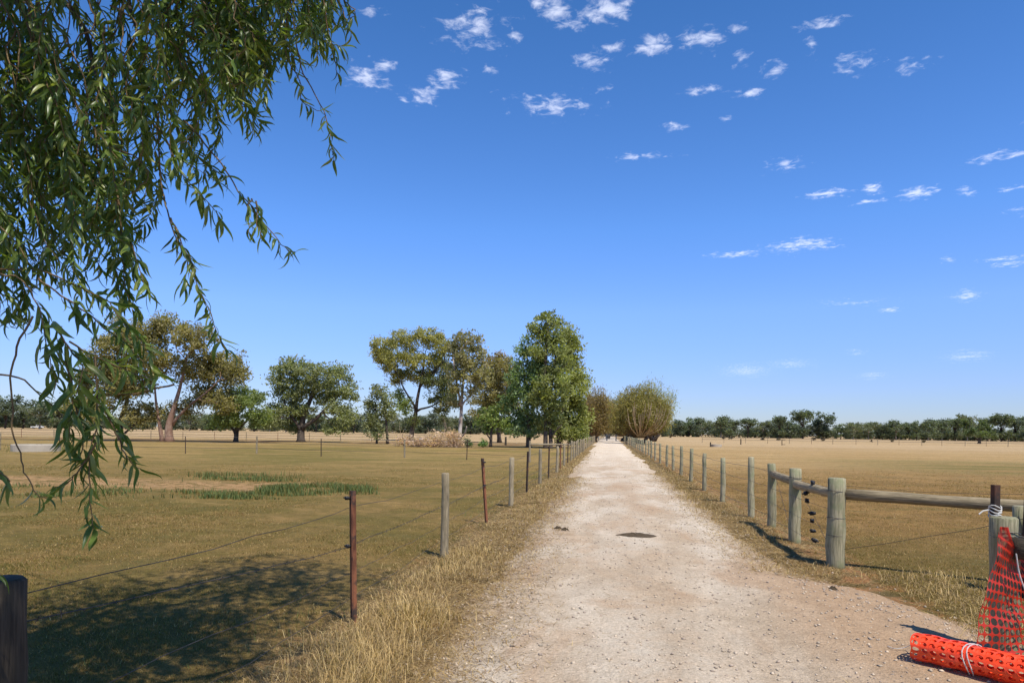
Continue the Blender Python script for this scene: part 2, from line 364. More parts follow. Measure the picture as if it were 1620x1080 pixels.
road = link('gravel_road', grid_mesh('gravel_road', np.arange(-3.2, 4.01, .12), graded(0, 260, .5, 16, .13, 1.1, 2.5), road_h), MAT['gravel'])
tag(road, kind='structure')
def gz_(x, y):
    x = np.asarray(x, float); y = np.asarray(y, float)
    rh = np.where((x > -3.2) & (x < 4) & (y > .5) & (y < 260), road_h(x, y), -1)
    return np.maximum(height(x, y), rh)
def on(p, dz=0.0): return np.array([p[0], p[1], float(gz_(p[0], p[1])) + dz])

# loose stones on the road
def stones(name, n, ylo, yhi, smin, smax, label, xr=None):
    y = ylo*(yhi/ylo)**rng.random(n); x = road_l(y) - .25 + rng.random(n)*(road_r(y) - road_l(y) + .5)
    edgeb = rng.random(n) < .35
    x = np.where(edgeb & (rng.random(n) < .5), road_l(y) + rng.normal(0, .3, n), np.where(edgeb, road_r(y) + rng.normal(0, .3, n), x))
    s = smin + (smax - smin)*rng.random(n)**4
    o = np.array([(1, 0, 0), (-1, 0, 0), (0, 1, 0), (0, -1, 0), (0, 0, 1), (0, 0, -1)], float)
    ft = np.array([(0, 2, 4), (2, 1, 4), (1, 3, 4), (3, 0, 4), (2, 0, 5), (1, 2, 5), (3, 1, 5), (0, 3, 5)])
    V = o[None]*(.6 + .7*rng.random((n, 6, 1))) + rng.normal(0, .18, (n, 6, 3)); V[..., 2] *= .62
    an = rng.random(n)*2*pi; c, sn = np.cos(an)[:, None], np.sin(an)[:, None]
    V = np.stack([V[..., 0]*c - V[..., 1]*sn, V[..., 0]*sn + V[..., 1]*c, V[..., 2]], -1)*s[:, None, None]
    V[..., 0] += x[:, None]; V[..., 1] += y[:, None]; V[..., 2] += (gz_(x, y) + s*.2)[:, None]
    base = np.where(rng.random((n, 1)) < .6, np.array([[.48, .385, .28]]), np.array([[.33, .26, .20]]))
    tint = (base*(.75 + .5*rng.random((n, 1))))[:, None].repeat(6, 1).reshape(-1, 3)
    Fa = (ft[None] + np.arange(n)[:, None, None]*6).reshape(-1, 3)
    return tag(link(name, mesh_np(name, V.reshape(-1, 3), Fa, tint), MAT['stone']), label, 'gravel', kind='stuff')
stones('loose_gravel', 26000, 2.6, 26, 0.003, .019, 'small pale stones scattered over the gravel road')

# ------------------------------------------------------------------ grass
PAL = {'straw': [(.50, .38, .215), (.42, .305, .165), (.58, .46, .285)], 'olive': [(.185, .150, .050), (.23, .172, .064), (.155, .138, .042)],
       'brown': [(.27, .175, .085), (.33, .222, .11), (.22, .14, .07)], 'green': [(.11, .155, .065), (.145, .185, .075), (.095, .14, .065)],
       'dead': [(.30, .225, .145), (.37, .285, .19), (.23, .17, .11)], 'gold': [(.43, .315, .165), (.50, .375, .20), (.36, .26, .13)]}
def blades(x, y, hgt, wid, lean, pal, per=1):
    """bent grass blades: two stacked tris-quads each; x, y, hgt, wid, lean arrays; pal (n,3) colours"""
    n = len(x); an = rng.random(n)*2*pi; dx, dy = np.cos(an), np.sin(an); wa = an + pi/2 + rng.normal(0, .4, n)
    wx, wy = np.cos(wa)*wid*.5, np.sin(wa)*wid*.5; z = gz_(x, y) - .01
    m1, m2 = lean*.35, lean
    h1, h2 = hgt*.6, hgt*np.sqrt(np.clip(1 - .55*np.clip(lean/np.maximum(hgt, 1e-3), 0, 1.3)**2, .05, 1))
    V = np.stack([np.stack([x-wx, y-wy, z], -1), np.stack([x+wx, y+wy, z], -1),
                  np.stack([x+dx*m1+wx*.7, y+dy*m1+wy*.7, z+h1], -1), np.stack([x+dx*m1-wx*.7, y+dy*m1-wy*.7, z+h1], -1),
                  np.stack([x+dx*m2, y+dy*m2, z+h2], -1)], 1)
    i = np.arange(n)[:, None]*5
    T = np.concatenate([i+np.array([[0, 1, 2]]), i+np.array([[0, 2, 3]]), i+np.array([[3, 2, 4]])], 0)
    return V.reshape(-1, 3), T, pal[:, None].repeat(5, 1).reshape(-1, 3)
def tri_blades(x, y, hgt, wid, lean, pal):
    n = len(x); an = rng.random(n)*2*pi; wa = an + pi/2 + rng.normal(0, .5, n); z = gz_(x, y) - .008
    wx, wy = np.cos(wa)*wid*.5, np.sin(wa)*wid*.5
    V = np.stack([np.stack([x-wx, y-wy, z], -1), np.stack([x+wx, y+wy, z], -1), np.stack([x+np.cos(an)*lean, y+np.sin(an)*lean, z+hgt], -1)], 1)
    return V.reshape(-1, 3), np.arange(n*3).reshape(-1, 3), pal[:, None].repeat(3, 1).reshape(-1, 3)
def colours(n, mix):
    names = list(mix); p = np.array([mix[k] for k in names], float); p /= p.sum()
    k = rng.choice(len(names), n, p=p); j = rng.integers(0, 3, n)
    tab = np.array([PAL[a] for a in names]); return tab[k, j]*(.8 + .4*rng.random((n, 1)))*np.array([1.0, .93, .72])
def grass(name, parts, label, cat='grass'):
    Vs, Ts, Cs, o = [], [], [], 0
    for V, T, C in parts: Vs.append(V); Ts.append(T + o); Cs.append(C); o += len(V)
    return tag(link(name, mesh_np(name, np.concatenate(Vs), np.concatenate(Ts), np.concatenate(Cs)), MAT['grass_blade']), label, cat, kind='stuff')
def sector(n, dlo, dhi, xlo, xhi, power=1.0):
    """points in view: depth spread so that density falls with distance; lateral as fraction of the view"""
    d = dlo*(dhi/dlo)**(rng.random(n)**power); s = xlo + (xhi - xlo)*rng.random(n)
    X = s*d; return X*RIGHT[0] + d*FWD[0], X*RIGHT[1] + d*FWD[1], d
# left paddock, short and patchy
x, y, d = sector(330000, 2.7, 34, -.86, .08)
pt = vnoise(x*.55, y*.55, 21) + .6*vnoise(x*2.3, y*2.3, 22)
k = (x < -2.05 - .25*vnoise(y*.8, y*0, 5)) & (rng.random(len(x)) < np.clip(.55 + .6*pt, .05, 1)) & (rng.random(len(x)) < np.clip((36 - d)/18, 0, 1)) & ~((y > 16.6) & (y < 19.4) & (x < -8) & (rng.random(len(x)) < .8))
x, y, d, pt = x[k], y[k], d[k], pt[k]; n = len(x); hh = (.010 + .018*rng.random(n))*(1 + .5*np.clip(pt, -1, 1)) + d*.0005
gsel = vnoise(x*.22, y*.22, 31) + .5*vnoise(x*.9, y*.9, 33)
c = np.where((gsel > .1)[:, None], colours(n, {'olive': 6, 'green': .7, 'brown': 2.5, 'straw': .35}), colours(n, {'olive': 3.5, 'brown': 4, 'straw': .5, 'gold': .6}))
grass('paddock_grass', [tri_blades(x, y, hh, .0035 + d*.0006, hh*1.5*rng.random(n), c)], 'short olive brown grazed grass of the paddock behind the left wire fence')
# right paddock
x, y, d = sector(150000, 5.5, 34, .2, .86)
k = (x > 3.0) & (rng.random(len(x)) < np.clip((36 - d)/18, 0, 1)) & (rng.random(len(x)) < np.clip(.6 + .5*vnoise(x*.6, y*.6, 23), .1, 1)); x, y, d = x[k], y[k], d[k]; n = len(x)
hh = .012 + .022*rng.random(n) + d*.0005
c = np.where((y < 11)[:, None], colours(n, {'olive': 5, 'brown': 3.5, 'straw': .5}), colours(n, {'brown': 4, 'olive': 2, 'gold': 2}))
grass('stubble_grass', [tri_blades(x, y, hh, .0035 + d*.00065, hh*1.5*rng.random(n), c)], 'short brown dry grass of the paddock behind the railed fence')
# dry verge grass on both sides of the road
def verge(n, ylo, yhi, xc, sd, hlo, hhi, mix, clump=.9, seed=40):
    y = ylo*(yhi/ylo)**rng.random(n); x = xc + rng.normal(0, sd, n)
    x += .10*vnoise(y*1.3, y*0+1, seed+5)
    keep = rng.random(n) < np.clip(.5 + clump*vnoise(x*1.6, y*1.6, seed), 0, 1); x, y = x[keep], y[keep]; n = len(x)
    hh = (hlo + (hhi - hlo)*rng.random(n)**1.6)*(1 + .45*vnoise(x*1.1, y*1.1, seed+1))
    return blades(x, y, hh, .0026 + y*.00048, hh*(.35 + 1.0*rng.random(n)), colours(n, mix))
def thatch(n, ylo, yhi, xc, sd, mix):
    """dead stalks lying flat"""
    y = ylo*(yhi/ylo)**rng.random(n); x = xc + rng.normal(0, sd, n)
    hh = .015 + .03*rng.random(n)
    return tri_blades(x, y, hh, .004 + y*.0006, .06 + .14*rng.random(n), colours(n, mix))
grass('dry_verge_grass', [verge(9000, 3.0, 9, -1.80, .26, .04, .15, {'straw': 5, 'dead': 4, 'gold': 1}, 1.0, 41),
      verge(4600, 3.7, 5.9, -1.66, .17, .10, .30, {'straw': 7, 'gold': 2, 'dead': 2}, .8, 42),
      verge(15000, 7, 55, -1.80, .32, .03, .12, {'straw': 3, 'dead': 5, 'brown': 3}, 1.0, 43),
      thatch(60000, 3.2, 24, -1.55, .40, {'dead': 6, 'straw': 3, 'brown': 3}),
      verge(1500, 4, 26, -2.5, .5, .03, .11, {'olive': 3, 'green': 2}, 1.3, 44)], 'tall straw coloured dry grass along the left roadside fence')
grass('fence_line_grass', [verge(11000, 8.3, 60, 2.4, .30, .03, .12, {'dead': 5, 'straw': 3, 'brown': 3, 'olive': 1}, 1.0, 51),
      thatch(31000, 8.0, 28, 2.35, .38, {'dead': 6, 'straw': 3, 'brown': 3}),
      verge(2600, 5.6, 8.6, 3.62, .28, .04, .16, {'straw': 5, 'dead': 3}, 1.0, 53),
      thatch(3500, 5.2, 8.6, 3.55, .3, {'straw': 4, 'dead': 4}), thatch(1600, 3.2, 4.6, 2.6, .5, {'straw': 4, 'dead': 4})], 'low dry grass along the timber posted fence right of the road')
# loose straw bits on the road edges
# green weeds by the bare strip in the left paddock
def weedbank(n, pxlo, pxhi, pylo, pyhi, hlo, hhi, seed):
    px = pxlo + (pxhi-pxlo)*rng.random(n); py = pylo + (pyhi-pylo)*rng.random(n)
    G = np.array([gp(a, b)[:2] for a, b in zip(px, py)]); x, y = G[:, 0], G[:, 1]
    e_ = ((px - (pxlo+pxhi)/2)/((pxhi-pxlo)/2))**2
    k = rng.random(n) < np.clip(.45 + 1.1*vnoise(x*.9, y*1.6, seed), 0, 1)*np.clip(1.4*(1 - e_), 0, 1); x, y = x[k], y[k]; n = len(x)
    hh = (hlo + (hhi-hlo)*rng.random(n))*(1 + .4*vnoise(x*1.5, y*1.5, seed+1))
    return blades(x, y, hh, .020 + 0*x, hh*.8*rng.random(n), colours(n, {'green': 7, 'olive': 1.5}))
grass('green_weeds', [weedbank(8000, 400, 600, 769, 783, .06, .19, 61), weedbank(4600, 200, 470, 777, 789, .04, .13, 62), weedbank(3000, 280, 490, 752, 762, .06, .20, 63),
      weedbank(3000, -20, 240, 766, 788, .04, .13, 64), weedbank(500, 80, 130, 708, 716, .15, .35, 65), weedbank(420, -20, 22, 706, 716, .1, .3, 66)],
      'patches of green weeds beside the bare dirt strip in the left paddock', 'weeds')

# ------------------------------------------------------------------ fences
def noise_tube(mb, p0, p1, r0, r1, n=10, segs=6, wob=.006, seed=0, bevel=True):
    p0, p1 = Vector(p0), Vector(p1); R = random.Random(seed); pts, rad = [], []
    for i in range(segs+1):
        f = i/segs; q = p0.lerp(p1, f) + Vector((R.gauss(0, wob), R.gauss(0, wob), 0)); pts.append(q); rad.append((r0 + (r1-r0)*f)*(1 + R.gauss(0, .03)))
    if bevel: pts.append(pts[-1] + (p1-p0).normalized()*.010); rad.append(rad[-1]*.86)
    return mb.tube(pts, rad, n)
def post_mesh(name, h, r, seed, lean=(0, 0), depth=.15, n=10):
    mb = MB(); noise_tube(mb, (0, 0, -depth), (lean[0], lean[1], h), r*1.06, r*.97, n, 6, .005, seed); return mb.mesh(name, True)
POSTS = [post_mesh('timber_post', 1.12, .052, s, (random.uniform(-.03, .03), random.uniform(-.03, .03))) for s in range(7)]
for me in POSTS: me.materials.append(MAT['post_timber'])
def picket_mesh(h, lean=(0, 0), mat='rusty_steel'):
    """steel Y-section picket"""
    mb = MB(); L = Vector((lean[0], lean[1], h + .2))
    for an in (0.4, 0.4+2*pi/3, 0.4+4*pi/3):
        a = Vector((cos(an), sin(an), 0)); b = Vector((-sin(an), cos(an), 0))*.0035
        V = [Vector((0, 0, -.2)) + q for q in (-b, b, a*.030+b, a*.030-b)]; V += [v + L for v in V]
        mb.add(V, [(0, 1, 5, 4), (1, 2, 6, 5), (2, 3, 7, 6), (3, 0, 4, 7), (4, 5, 6, 7)])
    me = mb.mesh('steel_picket'); me.materials.append(MAT[mat]); return me
PICKETS = [picket_mesh(1.12, (-.03, .01)), picket_mesh(1.10, (.02, -.02), 'dark_steel'), picket_mesh(1.13, (-.10, .03)), picket_mesh(1.08, (.01, .01))]
def insulator_mesh():
    mb = MB(); mb.tube([(-.010, 0, 0), (.022, 0, 0)], [.011, .015], 8); mb.tube([(.022, 0, -.014), (.022, 0, .014)], [.016, .016], 8); mb.tube([(.03, 0, .0), (.048, 0, .006)], [.006, .008], 6)
    me = mb.mesh('insulator', True); me.materials.append(MAT['black_plastic']); return me
INS = insulator_mesh()
def wire_obj(parent, pts, r, barb=0.0, name='wire', sag=.02, amp=.006):
    """wire through world points; sags between; optional barbs; parent at identity"""
    mb = MB(); P = []
    for a, b in zip(pts[:-1], pts[1:]):
        a, b = np.asarray(a, float), np.asarray(b, float); k = max(2, min(9, int(np.linalg.norm(b-a)/.4)))
        for i in range(k):
            f = i/k; q = a + (b-a)*f; q = q + np.array([random.gauss(0, amp), 0, -4*sag*f*(1-f) + random.gauss(0, amp)*(0 < i)]); P.append(q)
    P.append(np.asarray(pts[-1], float))
    mb.tube(P, [max(r, .00022*np.linalg.norm(p - EYE)) for p in P], 4, False)
    if barb:
        for a, b in zip(P[:-1], P[1:]):
            if np.linalg.norm(a-EYE) > 14: continue
            L = np.linalg.norm(b-a)
            for i in range(int(L/barb)):
                q = a + (b-a)*((i+.5)*barb/L)
                for _ in range(2):
                    v = np.array([random.gauss(0, 1), random.gauss(0, .5), random.gauss(0, 1)]); v = v/np.linalg.norm(v)*.016
                    mb.tube([q-v, q+v], .0016, 3, False)
    return mb.build(name, MAT['wire'], parent)
def add_post(parent, me, p, rz=None, s=(1, 1, 1), name='timber_post'):
    o = link(name, me, None, parent); o.location = on(p); o.rotation_euler = (0, 0, random.uniform(0, 6.28) if rz is None else rz); o.scale = s; return o

# left roadside fence
lf = tag(empty('roadside_fence'), 'left roadside fence of alternating grey timber posts and rusty steel pickets with barbed wire', 'fence')
LFX = -2.11
p0 = on(cw(-1.80, 2.41))
mb = MB(); noise_tube(mb, (0, 0, -.15), (0, 0, 1.05), .082, .078, 14, 8, .004, 77)
sp = mb.build('strainer_post', MAT['dark_shaded_timber'], lf, True); sp.location = p0; tag(sp, 'thick dark timber strainer post')
lposts = [(p0, 'strainer')]
known = [((560, 992), 'picket', 0), ((703, 883), 'timber', 0), ((771, 831), 'picket', 2), ((808, 803), 'timber', 1), ((833, 781), 'picket', 1)]
for (px, py), kind, v in known: lposts.append((on(gp(px, py)), kind, v))
y = lposts[-1][0][1] + 3.05; i = 0
while y < 118:
    lposts.append((on((LFX - .004*max(0, y-20) + random.gauss(0, .03), y)), 'timber' if (i % 2 == 0 or y > 38) else 'picket', i)); y += 3.05 if y < 60 else 3.3; i += 1
for q in lposts[1:]:
    if q[1] == 'timber':
        add_post(lf, POSTS[q[2] % 7], q[0], s=(1, 1, random.uniform(.93, 1.02)))
    else:
        o = add_post(lf, PICKETS[q[2] % 4], q[0], rz=random.uniform(-.4, .4), name='steel_picket')
        if q[0][1] < 16:
            for zz in (1.06, .66):
                a = link('insulator', INS, None, o); a.location = (-.03*zz - .02, 0, zz); a.rotation_euler = (0, 0, pi)
zs = [(.995, .985), (.895, .66), (.55, .43), (.28, .22)]
for k, (za, zb) in enumerate(zs):
    pts = [lposts[0][0] + np.array([.05, .06, za])] + [q[0] + np.array([-.04, 0, zb]) for q in lposts[1:]]
    wire_obj(lf, pts, .0021, .11 if k in (1,) else 0, 'barbed_wire' if k == 1 else 'wire', .03 if k == 0 else .015)
# brace rails where the cross fence meets it
R3 = MB(); a = on((LFX - .15, 37.6)); b = on(gp(838, 731)); yb = on((LFX - .17, 41.5))
noise_tube(R3, a + np.array([0, 0, .93]), b + np.array([0, 0, .98]), .05, .05, 8, 4, .005, 5, False); R3.build('brace_rail', MAT['post_timber'], lf, True)
R3 = MB(); noise_tube(R3, a + np.array([0, 0, .9]), yb + np.array([0, 0, .95]), .05, .05, 8, 4, .005, 6, False); R3.build('brace_rail', MAT['post_timber'], lf, True)

# cross fence in the left paddock
def wire_fence(label, P, kinds, hs, nw=3, sc=1.0, wr=.0022):
    f = tag(empty('wire_fence'), label, 'fence')
    for i, (p, kd) in enumerate(zip(P, kinds)):
        me = POSTS[i % 7] if kd == 't' else PICKETS[i % 2]
        add_post(f, me, p, s=(sc, sc, hs/1.12*random.uniform(.92, 1.05)), name='timber_post' if kd == 't' else 'steel_picket')
    for k in range(nw):
        wire_obj(f, [on(p) + np.array([0, -.04, hs*(.92 - .3*k)]) for p in P], wr, 0, 'wire', .03, .004)
    return f
P = [gp(838, 731)[:2]] + [np.array([x, 38.0 - .02*x + .3*random.random()]) for x in np.arange(-8.1, -62, -4.4)]
P[2] = gp(640, 724)[:2]; P[4] = gp(406, 717)[:2]
wire_fence('thin wire fence with sparse posts crossing the left paddock in front of the trees', P, ['t'] + ['p', 't']*20, 1.15, 3)
P = [cw(x, 92 + .05*x)[:2] for x in np.arange(-72, -3, 4.1)]
wire_fence('distant wire fence with small dark posts running behind the big gum trees', P, ['t', 'p', 'p']*20, 1.1, 2)
P = [cw(x, 128 + .02*x + random.random())[:2] for x in np.arange(36, 104, 4.2)]
wire_fence('distant wire fence crossing the golden paddock before the far right wood', P, ['t', 'p']*20, 1.1, 2)

# right roadside fence
rf = tag(empty('roadside_fence'), 'right roadside fence of round timber posts and wires with heavy railed end posts', 'fence')
GP = [post_mesh('timber_post', 1.10, .058, 100+s, (random.uniform(-.02, .02), random.uniform(-.02, .02))) for s in range(5)]
for me in GP: me.materials.append(MAT['green_timber'])
rknown = [(1188, 824), (1143.5, 795), (1114, 777), (1093, 764), (1077.5, 753.7), (1065, 745.5), (1054.7, 739.5)]
rp = [on(gp(*q)) for q in rknown]
y = rp[-1][1] + 3.6
while y < 126: rp.append(on((rp[0][0] - .001*y + random.gauss(0, .03), y))); y += 3.55
for i, p in enumerate(rp): add_post(rf, GP[i % 5], p, s=(1, 1, random.uniform(.96, 1.03)) if i else (1.05, 1.05, 1.04))
ends = [(1221, 838, 1.10, .072), (1257, 862, 1.10, .088), (1321, 899, 1.10, .106)]
EP = []
for i, (px, py, h, r) in enumerate(ends):
    p = on(gp(px, py)); EP.append(p); me = post_mesh('strainer_post', h, r, 200+i, (.015*(i-1), 0), n=16)
    o = link('strainer_post', me, MAT['green_timber'], rf); o.location = p
    for zz in ((.97,) if i < 2 else (.95, .62, .40)):
        mb = MB(); mb.tube([(cos(t_)*(r+.003), sin(t_)*(r+.003), zz + .006*sin(2*t_)) for t_ in np.linspace(0, 2*pi, 17)], .003, 4, False)
        mb.build('wire_tie', MAT['wire'], o)
def rail(parent, a, b, za, zb, r, seed, mat='rail_timber', bend=0.0):
    """round rail with its own long axis along local z, so that the grain follows it"""
    A, B = Vector(a) + Vector((0, 0, za)), Vector(b) + Vector((0, 0, zb)); L = (B-A).length
    mb = MB(); R = random.Random(seed); n = 9
    pts = [(R.gauss(0, .004) + bend*sin(pi*i/n), R.gauss(0, .004), L*i/n) for i in range(n+1)]
    mb.tube(pts, [r*(1 + R.gauss(0, .03)) for _ in pts], 12)
    o = mb.build('rail', MAT[mat], parent, True); o.location = A; o.rotation_euler = (B-A).to_track_quat('Z', 'Y').to_euler(); return o
rail(rf, EP[0], EP[1], .93, .90, .062, 1, 'rail_timber')
rail(rf, EP[1], EP[2], .87, .92, .064, 2, 'rail_timber', -.02)
for k, zz in enumerate((.98, .72, .46, .22)):
    pts = [EP[2] + np.array([-.06, .05, zz]), EP[1] + np.array([-.09, 0, zz]), EP[0] + np.array([-.07, 0, zz])] + [p + np.array([-.05, 0, zz]) for p in rp]
    wire_obj(rf, pts, .0022, 0, 'wire', .015)
    if k < 4: pass
for j, (fx, zz) in enumerate([(.55, .99), (.45, .83), (.45, .70), (.62, .58), (.55, .47), (.62, .34), (.58, .22)]):       # insulators on the wires by the end post
    q = EP[1] + (EP[2]-EP[1])*fx + np.array([-.05, 0, zz]); a = link('insulator', INS, None, rf); a.location = q; a.rotation_euler = (0, random.uniform(-.6, .6), random.uniform(0, 6)); a.scale = (1.7, 1.7, 1.7)
wire_obj(rf, [EP[1] + np.array([.02, -.09, .85]), EP[2] + np.array([-.05, -.06, .2])], .0025, 0, 'wire', .0)
wire_obj(rf, [EP[0] + np.array([.02, -.07, .9]), EP[1] + np.array([-.05, -.06, .15])], .0022, 0, 'wire', .0)

# railed fence leading away from the end post
cf = tag(empty('railed_fence'), 'long weathered timber rail and low green post joining the thick end post', 'fence')
q = on(cw(5.30, 7.08)); far_e = on(cw(6.6, 6.75))
me = post_mesh('timber_post', .92, .085, 301, n=14); o = link('timber_post', me, MAT['green_timber'], cf); o.location = q
o = link('steel_picket', PICKETS[1], None, cf); o.location = q + np.array([-.05, -.13, 0]); o.scale = (1.3, 1.3, .93)
rail(cf, EP[2] + np.array([.10, -.02, 0]), far_e, .91, .885, .068, 4, 'rail_timber')
wire_obj(cf, [EP[2] + np.array([.08, -.08, .24]), on(cw(5.25, 7.0), .80)], .0028, 0, 'wire', .02)
wire_obj(cf, [EP[2] + np.array([.08, -.05, 1.02]), on(cw(5.25, 7.0), 1.05), far_e + np.array([0, 0, 1.05])], .0022, 0, 'wire', .02)

o = link('timber_post', me, MAT['green_timber'], cf); o.location = far_e + np.array([0, .09, 0]); o.rotation_euler = (0, 0, 2.0)
# near gate post with netting
nf = tag(empty('gate_post_fence'), 'near green timber gate post with dark rail and steel picket tied with white twine', 'fence')
np_ = on(gp(1590, 1048)); dn = dep(np_)
me = post_mesh('strainer_post', 1.0, .090, 401, (-.01, .02), n=18); o = link('strainer_post', me, MAT['green_timber'], nf); o.location = np_
for zz in (.90, .87):
    mb = MB(); mb.tube([(cos(t_)*.095 - .008, sin(t_)*.095 + .015, zz + .008*sin(3*t_)) for t_ in np.linspace(0, 2*pi, 19)], .003, 4, False); mb.build('wire_tie', MAT['wire'], o)
pk = on(gp(1571, 1042)); pk_o = link('steel_picket', picket_mesh(1.235, (.0, .0), 'dark_steel'), None, nf); pk_o.location = pk; pk_o.scale = (1.1, 1.1, 1); pk_o.rotation_euler = (0, 0, -.4)
re_ = on(cw(6.1, dn - .20))
rail(nf, np_ + RIGHT*-.045 + FWD*-.13, re_, .80, .775, .078, 7, 'dark_shaded_timber')
o = link('timber_post', post_mesh('timber_post', .98, .085, 402, n=14), MAT['green_timber'], nf); o.location = re_ + FWD*.13 + RIGHT*-.12
mb = MB()
for j in range(5):
    zz = 1.075 - j*.018; mb.tube([pk + np.array([cos(t_)*.040, sin(t_)*.040, zz + .012*sin(t_*2 + j)]) for t_ in np.linspace(0, 2*pi, 13)], .0045, 5, False)
mb.tube([pk + RIGHT*-.04 + np.array([0, 0, 1.05]), pk + RIGHT*-.09 + np.array([0, 0, 1.04]), pk + RIGHT*-.12 + np.array([0, 0, 1.015])], .005, 5)
mb.build('twine', MAT['twine'], nf)
wire_obj(nf, [np_ + FWD*-.11 + np.array([0, 0, .30]), np_ + RIGHT*.9 + FWD*-.15 + np.array([0, 0, .36])], .0045, 0, 'wire', 0)
for zz in (.84, .885): wire_obj(nf, [np_ + FWD*-.11 + np.array([0, 0, zz]), np_ + RIGHT*.5 + FWD*-.14 + np.array([0, 0, zz-.03]), np_ + RIGHT*1.1 + FWD*-.16 + np.array([0, 0, zz-.05])], .0035, .09, 'barbed_wire', .02)

def net_surface(name, S, nu, nv, hole, mat, thick=.0025):
    """sheet S(u,v) cut into nu x nv cells, each with an oval opening"""
    V, Fs = [], []; K = 8
    for i in range(nu):
        for j in range(nv):
            o = len(V); cu, cv = (i+.5)/nu, (j+.5)/nv
            for k in range(K):
                an = 2*pi*k/K + pi/8*0; c_, s_ = cos(an), sin(an); m_ = max(abs(c_), abs(s_))
                V.append(S(cu + c_/m_*.5/nu, cv + s_/m_*.5/nv))
            for k in range(K):
                an = 2*pi*k/K; V.append(S(cu + cos(an)*hole[0]*.5/nu, cv + sin(an)*hole[1]*.5/nv))
            Fs += [(o+k, o+(k+1) % K, o+K+(k+1) % K, o+K+k) for k in range(K)]
    me = bpy.data.meshes.new(name); me.from_pydata([tuple(map(float, p)) for p in V], [], Fs); me.update()
    o = link(name, me, MAT[mat]); md = o.modifiers.new('thickness', 'SOLIDIFY'); md.thickness = thick; md.offset = 0; return o
# netting hung on the picket: pinched at the top, spread at the ground on both sides
top = pk + np.array([0, -.02, .93]) + FWD*-.05
def drape(u, v):
    """u along the ground from left to right, v from top (0) to ground (1): hangs in front of picket and post, pinched where it is tied"""
    spread = .06 + .94*v**.9
    X = (-.25 + 1.0*u)*spread + .012*sin(u*23 + v*5)*spread + .015*sin(v*8)
    D = -.13 - .05*spread - .035*sin(u*9 + .6)*spread - .02*sin(u*17 + v*3)*spread + .010*sin(v*21 + u*7)
    z = .93*(1 - v) - .42*u*(1-v)*v**.5 + .02
    q = np_ + RIGHT*(X - .13) + FWD*D; return (q[0], q[1], pk[2] + z)
net = net_surface('barrier_netting', drape, 17, 15, (.95, .91), 'net_plastic', .003)
tag(net, 'torn orange plastic netting hanging from the near gate post', 'netting')
mb = MB(); mb.tube(spline([np_ + FWD*-.23 + RIGHT*(a - .07) + np.array([0, 0, b]) for a, b in ((-.03, .78), (.0, .62), (.07, .45), (.12, .33), (.15, .22), (.17, .05))], 4), .0045, 5); mb.build('twine', MAT['twine'], net)
# roll of the same netting on the ground
ra = on(gp(1449, 1062)); rb = on(gp(1640, 1112)); RL = rb - ra; RL[2] = 0; rl = np.linalg.norm(RL); ru = RL/rl; rv = np.cross([0, 0, 1], ru); LEN = 1.05
def roll_s(u, v, r0=.088, turns=2.3):
    an = v*2*pi*turns + .4; r = r0 + .012*(1-v) + .004*sin(u*40 + an*3) + .003*sin(an*5 + u*9); l = u*LEN + .012*sin(an*2.3) - .0*v
    q = ra + ru*l + rv*cos(an)*r*1.08; return (q[0], q[1], ra[2] + .092 + sin(an)*r*.93)
roll = net_surface('netting_roll', roll_s, 19, 30, (.80, .70), 'orange_plastic', .004)
tag(roll, 'bright orange rolled up plastic barrier mesh tied with string on the ground', 'mesh roll')
for l0, a0 in ((.33, 0), (.355, .3)):
    mb = MB(); mb.tube([ra + ru*(l0 + .02*sin(t_*2 + a0)) + rv*cos(t_)*.113 + np.array([0, 0, .092 + sin(t_)*.102]) for t_ in np.linspace(0, 2*pi, 21)], .0035, 4, False); mb.build('string', MAT['twine'], roll)
mb = MB(); mb.tube(spline([ra + ru*a + rv*b + np.array([0, 0, c_]) for a, b, c_ in ((-.0, .05, .15), (-.05, .1, .09), (-.12, .12, .03), (-.18, .08, .015), (-.24, .12, .01))], 4), .003, 4)
mb.build('string', MAT['twine'], roll)

